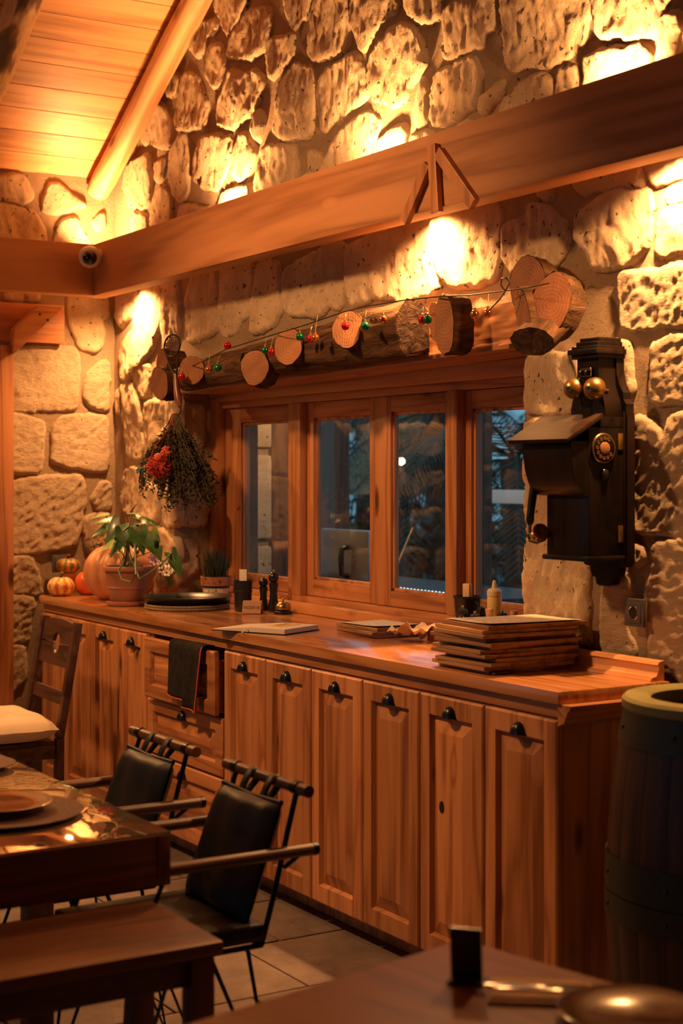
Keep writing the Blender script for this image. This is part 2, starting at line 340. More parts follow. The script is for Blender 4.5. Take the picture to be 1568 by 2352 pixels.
# ---- stones: outlines in photo pixels, laid on their wall plane
W_STONES = [
 [(488,15),(500,-20),(567,-25),(549,38),(529,71),(513,77),(500,46)],
 [(569,23),(608,18),(618,36),(615,64),(603,110),(574,133),(529,133),(518,122),(531,74),(549,43)],
 [(620,87),(656,79),(668,87),(666,130),(643,153),(623,179),(608,158),(605,112)],
 [(462,48),(493,43),(495,66),(472,87),(465,122),(447,133),(434,115),(432,89),(444,64)],
 [(475,102),(503,102),(513,143),(513,173),(493,204),(472,186),(467,153)],
 [(523,158),(554,168),(580,158),(600,176),(595,204),(580,245),(569,268),(529,293),(493,286),(493,245),(508,204),(518,179)],
 [(421,168),(452,173),(457,204),(470,230),(472,268),(465,293),(409,301),(400,275),(406,230),(411,194)],
 [(378,199),(398,166),(409,179),(401,217),(381,222)],
 [(669,148),(707,153),(720,204),(717,255),(710,301),(689,319),(651,319),(626,309),(623,301),(631,255),(633,199),(651,173)],
 [(356,232),(373,243),(387,275),(392,309),(385,341),(353,335),(319,323),(324,286),(342,257)],
 [(462,314),(493,309),(526,316),(529,332),(524,357),(513,395),(495,431),(457,431),(462,408),(442,413),(439,383),(452,332)],
 [(419,309),(432,352),(429,395),(421,446),(406,462),(393,444),(383,383),(386,352),(401,324)],
 [(546,306),(567,311),(581,337),(569,383),(544,418),(526,395),(531,344)],
 [(503,449),(529,433),(567,424),(574,470),(560,500),(495,500)],
 [(595,339),(666,334),(674,347),(679,418),(659,441),(595,456),(580,434),(587,383)],
 [(706,349),(730,352),(733,378),(725,398),(705,383)],
 [(689,405),(712,397),(722,415),(715,440),(684,435)],
 [(411,472),(472,480),(465,530),(404,530)],
 [(648,-20),(715,-20),(702,33),(671,61),(659,48)],
 [(580,255),(597,255),(600,281),(588,322),(572,298)],
 [(715,10),(732,-20),(788,-20),(798,59),(795,102),(765,128),(721,138),(704,130),(701,112),(706,64)],
 [(808,122),(826,138),(834,194),(839,224),(803,250),(772,281),(734,298),(724,255),(721,219),(729,179),(757,148),(788,133)],
 [(804,-20),(895,-20),(905,15),(880,43),(854,77),(834,117),(816,107),(811,71),(800,46)],
 [(910,51),(941,59),(966,107),(974,143),(956,173),(935,199),(925,230),(895,242),(859,232),(839,204),(834,163),(844,128),(880,77)],
 [(923,-20),(1000,-20),(1002,30),(977,56),(951,46),(931,28)],
 [(844,255),(867,275),(859,319),(854,370),(840,400),(734,415),(744,365),(772,311),(793,288),(823,260)],
 [(905,288),(928,288),(925,345),(900,375),(862,370),(864,321),(885,304)],
 [(943,306),(992,309),(999,330),(990,350),(935,355)],
 [(1009,23),(1078,-20),(1136,-20),(1132,61),(1113,77),(1103,107),(1072,117),(1021,133),(1006,110),(1014,84),(1007,51)],
 [(1085,130),(1100,166),(1094,222),(1084,247),(1047,270),(1001,291),(983,281),(983,230),(988,179),(1027,148)],
 [(958,180),(974,190),(976,270),(955,296),(945,250)],
 [(1149,186),(1151,217),(1126,237),(1106,268),(1093,250),(1101,222)],
 [(1062,278),(1093,283),(1098,310),(1035,325),(1039,298)],
 [(1155,-20),(1345,-20),(1340,46),(1327,107),(1276,138),(1223,153),(1174,161),(1159,143),(1154,71),(1146,28)],
 [(1218,173),(1259,179),(1262,226),(1240,260),(1146,278),(1149,230),(1180,201)],
 [(1355,-20),(1432,-20),(1530,-20),(1512,30),(1505,81),(1453,87),(1372,85),(1364,41)],
 [(1339,130),(1392,110),(1453,101),(1489,114),(1478,180),(1440,215),(1337,225),(1341,162)],
 [(1272,162),(1317,154),(1328,209),(1310,240),(1270,245)],
 [(1512,41),(1554,34),(1562,81),(1550,125),(1535,160),(1500,150),(1506,104)],
 [(1570,60),(1640,40),(1650,150),(1572,130)],
 # between the beam and the shelf
 [(362,620),(402,628),(405,724),(402,765),(378,794),(368,756),(371,708)],
 [(441,620),(482,626),(492,683),(492,757),(457,779),(437,785),(421,770),(425,677),(434,642)],
 [(508,600),(571,590),(575,645),(568,719),(546,738),(539,763),(508,770),(498,741),(498,674)],
 [(603,588),(632,610),(638,674),(641,706),(626,747),(597,763),(573,757),(578,668),(584,610)],
 [(651,617),(683,600),(763,552),(785,562),(782,699),(753,706),(724,728),(680,725),(648,712),(645,645)],
 [(795,564),(881,530),(913,520),(983,498),(980,574),(986,619),(1003,660),(967,682),(919,692),(881,682),(805,701),(792,663)],
 [(992,500),(1088,468),(1139,475),(1143,568),(1130,638),(1079,657),(1041,660),(1012,644),(990,583)],
 [(1154,513),(1197,497),(1206,472),(1249,469),(1274,494),(1293,513),(1301,543),(1287,592),(1271,606),(1230,625),(1167,619),(1148,592),(1150,537)],
 [(1334,475),(1372,450),(1413,439),(1487,439),(1492,491),(1479,567),(1440,600),(1391,617),(1353,614),(1337,573),(1316,537),(1317,491)],
 [(1315,405),(1375,388),(1468,366),(1468,425),(1372,433),(1337,443),(1317,430)],
 [(1222,435),(1260,425),(1260,458),(1235,455)],
 [(1478,370),(1580,340),(1575,400),(1503,431),(1480,395)],
 [(1511,483),(1590,470),(1600,560),(1530,587),(1498,584),(1498,540)],
 [(1520,445),(1590,425),(1600,455),(1530,465)],
 [(1413,633),(1481,619),(1600,607),(1610,740),(1495,750),(1421,748),(1416,688)],
 [(1492,786),(1600,768),(1610,922),(1521,925),(1487,915),(1490,850)],
 [(1207,824),(1268,815),(1320,805),(1330,880),(1310,940),(1290,945),(1207,948)],
 [(1394,789),(1435,786),(1440,824),(1440,900),(1430,930),(1410,900),(1400,850)],
 [(1207,975),(1290,968),(1340,990),(1345,1190),(1340,1225),(1207,1228)],
 [(1207,1240),(1335,1238),(1345,1300),(1343,1400),(1340,1480),(1207,1420)],
 [(1410,1324),(1437,1327),(1442,1354),(1430,1369),(1432,1443),(1447,1473),(1450,1512),(1378,1507),(1380,1349)],
 [(1442,966),(1472,964),(1489,969),(1521,1003),(1539,959),(1600,950),(1610,1232),(1521,1226),(1477,1221),(1450,1209),(1442,1097)],
 [(1499,1252),(1600,1248),(1610,1570),(1555,1570),(1530,1530),(1487,1515),(1487,1420),(1489,1340),(1492,1300)],
 [(1445,1257),(1467,1260),(1472,1287),(1452,1302)],
 # left of the window
 [(303,650),(355,640),(366,740),(351,788),(322,839),(287,877),(273,867),(273,794),(300,756),(303,708)],
 [(268,665),(297,655),(295,724),(275,750),(264,730)],
 [(312,842),(338,839),(338,906),(319,912),(303,867)],
 [(277,887),(304,880),(314,931),(319,1043),(306,1055),(287,1043),(279,947)],
 [(332,925),(354,921),(397,909),(398,1011),(351,1040),(338,1030),(328,979)],
 [(282,1080),(305,1073),(332,1110),(361,1123),(363,1186),(352,1206),(318,1193),(275,1169),(275,1110)],
 [(370,1120),(397,1126),(397,1199),(381,1213),(370,1193)],
 [(325,1212),(365,1210),(396,1246),(395,1292),(332,1292)],
 [(262,902),(274,896),(274,947),(264,950)],
 [(290,378),(336,352),(344,372),(342,444),(330,473),(287,473),(276,415)],
 [(304,487),(333,496),(333,540),(304,550),(293,504)],
 [(350,375),(376,366),(370,407),(353,418)],
 [(367,424),(387,458),(387,510),(375,535),(344,540),(341,487),(353,452)],
]
L_STONES = [
 [(-20,407),(55,401),(72,435),(77,453),(57,464),(29,458),(-20,450)],
 [(115,421),(138,421),(169,450),(198,470),(166,481),(135,487),(98,481),(106,453)],
 [(-20,467),(37,476),(77,484),(103,521),(106,575),(-20,575)],
 [(138,510),(175,498),(187,521),(212,575),(126,575)],
 [(215,510),(238,490),(244,521),(230,533)],
 [(163,675),(217,670),(230,717),(242,765),(236,797),(217,810),(182,797),(169,765),(159,717)],
 [(223,675),(247,690),(250,724),(239,733)],
 [(20,800),(172,800),(182,839),(179,934),(140,941),(20,937)],
 [(236,832),(252,839),(252,934),(242,942),(207,931),(193,899),(207,858)],
 [(10,957),(92,963),(104,979),(96,1078),(83,1087),(10,1081)],
 [(144,960),(191,955),(236,957),(249,973),(249,1078),(236,1084),(179,1078),(124,1059),(123,1043),(128,982)],
 [(10,1118),(109,1093),(192,1096),(197,1169),(179,1246),(149,1259),(83,1269),(10,1266)],
 [(232,1106),(252,1110),(258,1169),(225,1173),(212,1143)],
 [(10,1285),(76,1285),(93,1345),(96,1365),(10,1358)],
 [(10,1372),(80,1372),(74,1421),(66,1471),(10,1471)],
 [(10,1490),(60,1488),(60,1560),(10,1600)],
 [(8,660),(52,663),(50,690),(10,688)], [(64,664),(92,664),(86,690),(64,688)],
 [(195,1190),(250,1186),(255,1260),(205,1268)],
]
R_STONES = [   # in the window reveal
 [(405,1112),(488,1105),(474,1200),(440,1208),(403,1197)],
 [(410,1249),(451,1247),(454,1309),(408,1340)],
 [(405,925),(465,928),(470,1000),(455,1060),(405,1050)],
 [(482,945),(503,945),(503,1040),(485,1030)],
]
def smooth_poly(P, step):
    """closed Catmull-Rom through the corners, then resampled"""
    n = len(P); out = []
    for i in range(n):
        p0, p1, p2, p3 = (np.array(P[(i+k-1) % n]) for k in range(4))
        m = max(2, int(np.linalg.norm(p2-p1)/step))
        for j in range(m):
            t = j/m; a = 0.5
            q = 0.5*((2*p1)+(-p0+p2)*t+(2*p0-5*p1+4*p2-p3)*t*t+(-p0+3*p1-3*p2+p3)*t**3)
            lin = p1+(p2-p1)*t
            out.append(lin*(1-a)+q*a)
    return np.array(out)
def dist_to_poly(pts, poly):
    a = poly; b = np.roll(poly, -1, 0); ab = b-a; L2 = (ab**2).sum(1)+1e-12
    d = np.full(len(pts), 1e9)
    for i in range(len(a)):
        t = np.clip(((pts-a[i])@ab[i])/L2[i], 0, 1)
        q = a[i]+t[:, None]*ab[i]; d = np.minimum(d, np.sqrt(((pts-q)**2).sum(1)))
    return d
def inside(pts, poly):
    x, y = pts[:, 0], pts[:, 1]; c = np.zeros(len(pts), bool); n = len(poly); j = n-1
    for i in range(n):
        xi, yi = poly[i]; xj, yj = poly[j]
        k = ((yi > y) != (yj > y)) & (x < (xj-xi)*(y-yi)/(yj-yi+1e-15)+xi); c ^= k; j = i
    return c
def make_stone(uv, to3d, seed, step=0.014, proud=0.018, chisel=0.6, grow=0.012, par=None, mat=None):
    rs = random.Random(seed)
    P = smooth_poly(uv, step*1.4)
    P = np.array([p+0.012*np.array([noise.noise((p[0]*14, p[1]*14, seed)), noise.noise((p[0]*14, p[1]*14, seed+40.0))])+0.007*np.array([noise.noise((p[0]*45, p[1]*45, seed)), noise.noise((p[0]*45, p[1]*45, seed+40.0))]) for p in P])
    nx_ = np.roll(P, -1, 0)-np.roll(P, 1, 0); nx_ /= np.linalg.norm(nx_, axis=1)[:, None]+1e-9
    ar = 0.5*np.sum(P[:, 0]*np.roll(P[:, 1], -1)-np.roll(P[:, 0], -1)*P[:, 1])
    P = P+grow*(1 if ar > 0 else -1)*np.stack([nx_[:, 1], -nx_[:, 0]], 1)
    lo, hi = P.min(0), P.max(0)
    gx = np.arange(lo[0], hi[0], step); gy = np.arange(lo[1], hi[1], step*0.866)
    G = np.array([(x+(0.5*step if j % 2 else 0)+rs.uniform(-.2, .2)*step, y+rs.uniform(-.2, .2)*step) for j, y in enumerate(gy) for x in gx])
    G = G[inside(G, P)]; G = G[dist_to_poly(G, P) > step*0.55]
    n = len(P); pts = [Vector(p) for p in P]+[Vector(p) for p in G]
    r = geometry.delaunay_2d_cdt(pts, [], [list(range(n))], 1, 1e-6)
    vs, fs = r[0], r[2]
    A = np.array([(v[0], v[1]) for v in vs]); d = dist_to_poly(A, P)
    tiltx, tilty = rs.uniform(-.05, .05), rs.uniform(-.05, .05); cx, cy = A.mean(0)
    ang = rs.uniform(0.2, 1.0); ca, sa = math.cos(ang), math.sin(ang)
    edge = rs.uniform(0.010, 0.022)
    V = []
    for (u, v), dd in zip(A, d):
        e = min(1.0, dd/edge); h = proud*(math.sqrt(max(0, 1-(1-e)**2)))
        q1, q2 = (u*ca+v*sa), (-u*sa+v*ca)
        k = min(1, dd/0.02)
        if chisel > 0.95:   # tooled faces: short slanting chisel cuts
            rel = 0.006*fbm((u*5, v*5, seed), 3)+0.0036*chisel*fbm((q1*20, q2*58, seed+3), 2)+0.002*fbm((u*44, v*44, seed+9), 2)
        else:               # split faces: upright streaks and small breaks
            w_ = u+0.05*noise.noise((u*6, v*6, seed+20))
            rel = 0.013*fbm((u*6, v*5, seed), 3)+0.0065*fbm((w_*30, v*11, seed+3), 3)+0.0035*abs(noise.noise((u*26, v*18, seed+8)))+0.0025*noise.noise((u*60, v*60, seed+9))
        h += k*rel
        h += k*((u-cx)*tiltx+(v-cy)*tilty)
        V.append(to3d(u, v, h))
    nv = len(V)
    # skirt back into the mortar
    ring = [i for i in range(nv) if d[i] < 1e-5]
    edges = {}
    for f in fs:
        for i in range(len(f)):
            a, b = f[i], f[(i+1) % len(f)]; k = (min(a, b), max(a, b)); edges.setdefault(k, []).append((a, b))
    back = {}
    F2 = [tuple(f) for f in fs]
    for k, l in edges.items():
        if len(l) == 1:
            a, b = l[0]
            for q in (a, b):
                if q not in back: back[q] = len(V); V.append(to3d(A[q][0], A[q][1], -0.03))
            F2.append((b, a, back[a], back[b]))
    o = mesh_obj('stone', V, F2, mat or M['stone'], par, smooth=True)
    return o
M['stone_chis'] = stonemat('chiselled_limestone', (0.77, 0.60, 0.41), (0.63, 0.47, 0.31), bump=1.0, bdist=0.024, pits=0.0, chis=((0.3, 0.75, 0.3), (0.45, 0.8, 1.5)))
for i, pl in enumerate(W_STONES):
    uv = [(p.x, p.z) for p in (aty(x, y, YW-0.02) for x, y in pl)]
    right = pl[0][0] > 1390 and pl[0][1] > 560
    make_stone(uv, lambda u, v, h: (u, YW-h, v), i+1.0, proud=0.018, chisel=1.5 if right else 0.9, par=wall_back, mat=M['stone_chis'] if right else M['stone'], step=0.0095 if right else 0.0125)
for i, pl in enumerate(L_STONES):
    uv = [(p.y, p.z) for p in (atx(x, y, XL+0.02) for x, y in pl)]
    low = pl[0][1] > 780
    make_stone(uv, lambda u, v, h: (XL+h, u, v), i+200.0, proud=0.016, chisel=2.1 if low else 0.8, step=0.0105, par=wall_left, mat=M['stone_chis'] if low else M['stone'])
for i, pl in enumerate(R_STONES):
    uv = [(p.y, p.z) for p in (atx(x, y, OX0+0.01) for x, y in pl)]
    make_stone(uv, lambda u, v, h: (OX0+h, u, v), i+300.0, proud=0.016, chisel=0.5, par=wall_back)
# courses that run on past the edges of the picture
rs = random.Random(5)
def courses(u0, u1, v0, v1, to3d, par, seed, keep=None):
    v = v0; k = 0
    while v < v1-0.08:
        hgt = rs.uniform(0.20, 0.32); u = u0+rs.uniform(-.05, .05)
        while u < u1:
            wd = rs.uniform(0.22, 0.42)
            uv = [(u+rs.uniform(.01, .04), v+rs.uniform(.01, .04)), (u+wd*.5, v+rs.uniform(0, .03)), (u+wd-rs.uniform(.02, .05), v+rs.uniform(.01, .04)),
                  (u+wd-rs.uniform(.02, .05), v+hgt-rs.uniform(.02, .05)), (u+wd*.5, v+hgt-rs.uniform(0, .03)), (u+rs.uniform(.01, .04), v+hgt-rs.uniform(.02, .05))]
            if keep is None or keep(u+wd/2, v): make_stone(uv, to3d, seed+k, step=0.03, par=par); k += 1
            u += wd
        v += hgt
def above(u, v):
    return v > CZ+1135.0/FPX*(-FW[0]*-u+FW[1]*YW) and v < roof_z(u)-0.3 if u < -3.1 else v > 3.25
courses(-7.2, -1.9, 2.9, 5.0, lambda u, v, h: (u, YW-h, v), wall_back, 600.0, above)
courses(-3.13, -1.9, 0.1, 3.3, lambda u, v, h: (u, YW-h, v), wall_back, 400.0)
courses(0.9, 2.36, 0.1, 3.1, lambda u, v, h: (XL+h, u, v), wall_left, 500.0)

# ---- floor: slabs of worn stone on a screed
flo = mesh_obj('floor', [(-7.7, -3, -0.012), (1.6, -3, -0.012), (1.6, 3.4, -0.012), (-7.7, 3.4, -0.012)], [(0, 1, 2, 3)], M['mortar']); tag(flo, kind='structure')
M['slab'] = stonemat('floor_slab', (0.22, 0.17, 0.15), (0.14, 0.108, 0.096), bump=0.35, bdist=0.006, pits=0.25)
def slab_mesh(lx, ly):
    mb = MB().box(0.004, lx-0.004, 0.004, ly-0.004, -0.02, 0.0, 0.006)
    me = bpy.data.meshes.new('tile'); me.from_pydata([tuple(v) for v in mb.v], [], mb.f); me.materials.append(M['slab']); return me
sl = [slab_mesh(0.46, 0.62), slab_mesh(0.46, 0.46)]
for i in range(12):
    y = 0.1+rs.uniform(-0.2, 0.0)+(0.3 if i % 2 else 0)
    while y < 2.85:
        k = 0 if rs.random() < 0.7 else 1
        o = bpy.data.objects.new('tile', sl[k]); link(o, flo); o.location = (-7.4+i*0.46, y, rs.uniform(-0.003, 0.0)); y += (0.62, 0.46)[k]

# ---- sloping plank ceiling and its far side
cl = MB().add([(-7.7, -3, roof_z(-7.7)+0.035), (-2.9, -3, roof_z(-2.9)+0.035), (-2.9, 3.5, roof_z(-2.9)+0.035), (-7.7, 3.5, roof_z(-7.7)+0.035)], [(0, 3, 2, 1)])
cl.add([(-2.9, -3, roof_z(-2.9)+0.035), (1.6, -3, 3.2), (1.6, 3.5, 3.2), (-2.9, 3.5, roof_z(-2.9)+0.035)], [(0, 3, 2, 1)])
ceil = cl.build('ceiling', M['ceilY']); tag(ceil, kind='structure')
SL = math.atan(0.59)
pme = []
for q in range(2):
    mb = MB().box(0.0015, 0.1535, -3.0, 3.42, 0.0, 0.022, 0.003)
    me = bpy.data.meshes.new('plank'); me.from_pydata([tuple(v) for v in mb.v], [], mb.f); me.materials.append(M['ceilY']); pme.append(me)
for i in range(33):
    s = -0.02+i*0.155
    o = bpy.data.objects.new('plank', pme[0]); link(o, ceil)
    o.location = (XL+s*math.cos(SL), 0, 3.15+s*math.sin(SL)); o.rotation_euler = (0, -SL, 0)
# rafters: peeled logs
M['bark_patch'] = None
def rafter_mat():
    m, nt, b = newmat('half_peeled_log'); L = nt.links.new
    tc = nd(nt, 'ShaderNodeTexCoord'); mp = nd(nt, 'ShaderNodeMapping'); mp.inputs['Scale'].default_value = (2.6, 9, 9); L(tc.outputs['Object'], mp.inputs['Vector'])
    n = nd(nt, 'ShaderNodeTexNoise', Scale=1.0, Detail=2.5); L(mp.outputs[0], n.inputs['Vector'])
    n2 = nd(nt, 'ShaderNodeTexNoise', Scale=9.0, Detail=5.0); L(mp.outputs[0], n2.inputs['Vector'])
    r = ramp(nt, n.outputs['Fac'], [(0.40, (0.05, 0.022, 0.01)), (0.45, (0.20, 0.085, 0.03)), (0.49, (0.60, 0.37, 0.18))])
    r2 = ramp(nt, n2.outputs['Fac'], [(0.3, (0.7, 0.7, 0.7)), (0.7, (1, 1, 1))])
    mx = nd(nt, 'ShaderNodeMix', data_type='RGBA', blend_type='MULTIPLY'); mx.inputs[0].default_value = 1; L(r.outputs[0], mx.inputs[6]); L(r2.outputs[0], mx.inputs[7])
    L(mx.outputs[2], b.inputs['Base Color']); b.inputs['Roughness'].default_value = 0.6
    bp = nd(nt, 'ShaderNodeBump', Strength=0.6, Distance=0.006); L(n.outputs['Fac'], bp.inputs['Height']); L(bp.outputs[0], b.inputs['Normal'])
    return m
M['halfpeel'] = rafter_mat()
def rafter(y, r, label, mat, seed, s0=0.0, s1=5.4):
    V = []; Fc = []; n = 20; mm = 60
    L_ = s1-s0
    for i in range(mm+1):
        s = L_*i/mm
        cx = 0.006*noise.noise((s*1.2, seed, 0)); cz = 0.008*noise.noise((s*1.3, seed, 5))
        sc = 1.0 if i else 0.93
        for k in range(n):
            a = 2*PI*k/n; rr = r*sc*(1+0.09*noise.noise((math.cos(a)*1.3, math.sin(a)*1.3, s*3+seed)))
            V.append((s, cx+rr*math.cos(a), cz+rr*math.sin(a)))
    for i in range(mm):
        for k in range(n): k2 = (k+1) % n; Fc.append((i*n+k, (i+1)*n+k, (i+1)*n+k2, i*n+k2))
    Fc.append(tuple(range(n)))
    o = mesh_obj('log_rafter', V, Fc, mat, smooth=True)
    c = math.cos(SL); sn = math.sin(SL)
    o.location = (XL+s0*c+(r+0.002)*sn, y, 3.15+s0*sn-(r+0.002)*c); o.rotation_euler = (0, -SL, 0)
    o.data.set_sharp_from_angle(angle=math.radians(60))
    return tag(o, label, 'rafter', 'log rafters under the plank ceiling')
rafter(3.15, 0.064, 'smooth peeled log rafter running up along the window wall', M['log'], 1.0, s0=-0.02)
rafter(2.37, 0.078, 'half-peeled log rafter with dark bark patches at the upper left', M['halfpeel'], 2.0, s0=-0.1)
# ---- tie beams
def beam(name, label, x0, x1, y0, y1, mat):
    mb = MB().box(x0, x1, y0, y1, 2.487, 2.742, 0.006)
    return tag(mb.build(name, mat, smooth=30), label, 'beam', 'squared beams running round the room')
bmX = thing('ceiling_beam', 'long squared timber beam across the window wall with nailed slats', 'beam', (-7.17, 2.97, 2.487), group='squared beams running round the room')
mb = MB().box(0.0, 8.2, 0, 0.10, 0, 0.255, 0.006); mb.build('beam_body', M['beamX'], bmX, smooth=30)
def on_beam(px, py):
    p = aty(px, py, 2.96); return Vector((p.x+7.17, -0.011, p.z-2.487))
for a, b, wd in (((995, 333), (1004, 489), 0.045), ((984, 378), (930, 510), 0.042), ((1008, 350), (1090, 470), 0.042)):
    mb = MB().bar(on_beam(*a), on_beam(*b), 0.022, wd, (1, 0, 0), 0.003); mb.build('slat', M['pineZ'], bmX)
bmY = thing('ceiling_beam', 'shorter squared beam along the left wall meeting the long beam', 'beam', (-7.172, 2.968, 2.487), group='squared beams running round the room')
mb = MB().box(-0.10, -0.002, -5.0, 0.10, 0, 0.255, 0.006); mb.build('beam_body', M['beamY'], bmY, smooth=30)

# ---- wall spotlights hidden behind the beam: one body, one bulb head up and/or down
M['lampbody'] = plain('lamp_body', (0.25, 0.22, 0.18), 0.5, 0.3)
M['bulb'] = emitmat('lamp_bulb', (1.0, 0.6, 0.25), 12.0)
def wall_spot(x, y, up, dn, nrm, label, pw_up=120, pw_dn=170, deg=150):
    t = thing('wall_spotlight', label, 'lamp', (x, y, 2.63), group='small spotlights behind the beams')
    nx, ny = nrm
    mb = MB().lathe([(0.028, -0.07), (0.030, -0.066), (0.030, 0.066), (0.028, 0.07)], 16); mb.bar((0, 0, 0), (-nx*(YW-y-0.01 if ny else 0.085), -ny*(YW-y-0.01), 0), 0.03, 0.03)
    mb.build('lamp_body', M['lampbody'], t, smooth=40)
    if up:
        MB().lathe([(0.022, 0), (0.022, 0.003)], 16, (0, 0, 0.0705)).build('bulb', M['bulb'], t)
        l = lamp_spot('spot_up', (x, y, 2.63+0.082), (x-nx*0.30+up[0], y-ny*0.30+up[1], 3.75), pw_up, deg)
    if dn:
        MB().lathe([(0.022, -0.003), (0.022, 0)], 16, (0, 0, -0.0705)).build('bulb', M['bulb'], t)
        l = lamp_spot('spot_down', (x, y, 2.63-0.082), (x-nx*0.05+dn[0], y-ny*0.05+dn[1], 1.4), pw_dn, deg)
YS = YW-0.095
wall_spot(-7.18, YS, None, (0.0, 0), (0, -1), 'small downward spotlight behind the beam in the corner by the window wall', 0, 130)
wall_spot(-7.40, YS-0.10, (-0.05, 0.05), None, (0, -1), 'small upward spotlight in the very corner behind the beams', 90, 0)
wall_spot(-6.17, YS, (0, 0), None, (0, -1), 'small upward spotlight behind the long beam above the wire skimmer')
wall_spot(-4.93, YS, (0, 0), None, (0, -1), 'small upward spotlight behind the long beam left of the nailed slats')
wall_spot(-4.58, YS, None, (0, 0), (0, -1), 'small downward spotlight behind the long beam below the nailed slats')
wall_spot(-3.58, YS, (0, 0), None, (0, -1), 'small upward spotlight behind the long beam at its right end')
wall_spot(-3.345, YS, None, (0, 0), (0, -1), 'small downward spotlight behind the long beam right of the telephone')
wall_spot(XL+0.12, 1.9, (0, 0), (0.5, 0), (1, 0), 'small spotlight behind the shorter beam on the left wall', 45, 130)
# ================================================================== window, worktop, cabinets
win = tag(empty('window_1', (0, 0, 0)), kind='structure')
def bars(rects, y0, y1, b=0.004):
    mb = MB()
    for x0, x1, z0, z1 in rects: mb.box(x0, x1, y0, y1, z0, z1, b)
    return mb
def sash(x0, x1, z0, z1, g, y0, y1, yp):
    gx0, gx1, gz0, gz1 = g
    s = bars([(x0, gx0, z0, z1), (gx1, x1, z0, z1)], y0, y1).build('sash', M['pineZ'], win, smooth=30)
    bars([(gx0, gx1, z0, gz0), (gx0, gx1, gz1, z1)], y0, y1).build('rail', M['pineX'], s, smooth=30)
    # glazing beads
    q = 0.012
    bars([(gx0, gx0+q, gz0, gz1), (gx1-q, gx1, gz0, gz1), (gx0, gx1, gz0, gz0+q), (gx0, gx1, gz1-q, gz1)], y0+0.012, y1-0.006, 0.002).build('glazing_bead', M['pineZ'], s, smooth=30)
    MB().box(gx0+0.002, gx1-0.002, yp, yp+0.004, gz0+0.002, gz1-0.002).build('pane', M['pane'], s)
    return s
bars([(OX0+0.005, -6.765, 0.99, 2.0), (OX1-0.10, OX1-0.005, 0.99, 2.0)], 3.445, 3.56).build('jamb', M['pineZ'], win, smooth=30)
bars([(-6.84, OX1-0.005, 1.955, 2.018)], 3.44, 3.56).build('head_board', M['pineX'], win, smooth=30)
bars([(-6.765, OX1-0.10, 1.922, 1.955)], 3.47, 3.56).build('head_board', M['pineX'], win, smooth=30)
bars([(-6.84, OX1-0.005, 0.99, 1.035)], 3.40, 3.56, 0.006).build('sill_board', M['pineX'], win, smooth=30)
bars([(-6.765, OX1-0.10, 1.035, 1.06)], 3.45, 3.56, 0.004).build('sill_board', M['pineX'], win, smooth=30)
bars([(-6.07, -5.962, 1.06, 1.922)], 3.45, 3.555).build('mullion', M['pineZ'], win, smooth=30)
bars([(-4.838, -4.775, 1.06, 1.922)], 3.45, 3.555).build('mullion', M['pineZ'], win, smooth=30)
sash(-6.76, -6.072, 1.062, 1.92, (-6.60, -6.125, 1.115, 1.85), 3.49, 3.54, 3.515)
sash(-5.958, -5.388, 1.062, 1.92, (-5.905, -5.440, 1.135, 1.85), 3.485, 3.525, 3.505)
sash(-5.384, -4.842, 1.062, 1.92, (-5.268, -4.885, 1.125, 1.855), 3.475, 3.515, 3.495)
sash(-4.772, -4.215, 1.062, 1.92, (-4.735, -4.27, 1.115, 1.85), 3.49, 3.54, 3.515)

# ---- worktop
CT = 0.99
wt = thing('worktop', 'long varnished timber worktop under the window', 'worktop', (0, 0, 0))
mb = MB(); mb.box(-7.455, -3.375, 2.79, 3.215, 0.953, CT, 0.005); mb.build('top_board', M['topX'], wt, smooth=30)
mb = MB(); mb.box(-6.80, -4.16, 3.2155, 3.444, 0.958, CT-0.001, 0.0); mb.build('sill_top', M['topX'], wt)
mb = MB(); mb.box(-7.44, -3.39, 2.81, 3.18, 0.912, 0.9525, 0.003); mb.build('frieze', M['pineX'], wt, smooth=30)
prof = [(0, 0), (0.055, 0), (0.052, -0.012), (0.040, -0.020), (0.034, -0.035), (0.026, -0.050), (0.010, -0.058), (0, -0.062)]
mb = MB().prism([(-3.389+a, 0.9525+b) for a, b in prof], 2.80, 3.19); mb.build('end_moulding', M['pineY'], wt, smooth=35)
tr = MB().prism([(0, 0), (0.055, 0), (0.05, 0.008), (0.03, 0.014), (0.022, 0.03), (0.02, 0.04), (0.026, 0.046), (0.02, 0.055), (0, 0.058)], 0, 0.62)
Mt = Matrix.Translation((-4.02, 3.214, CT+0.0005)) @ Matrix.Rotation(-PI/2, 4, 'Z')
tr.v = [Mt @ v for v in tr.v]
o = tr.build('trim_1', M['pineX'], smooth=35); tag(o, kind='structure')

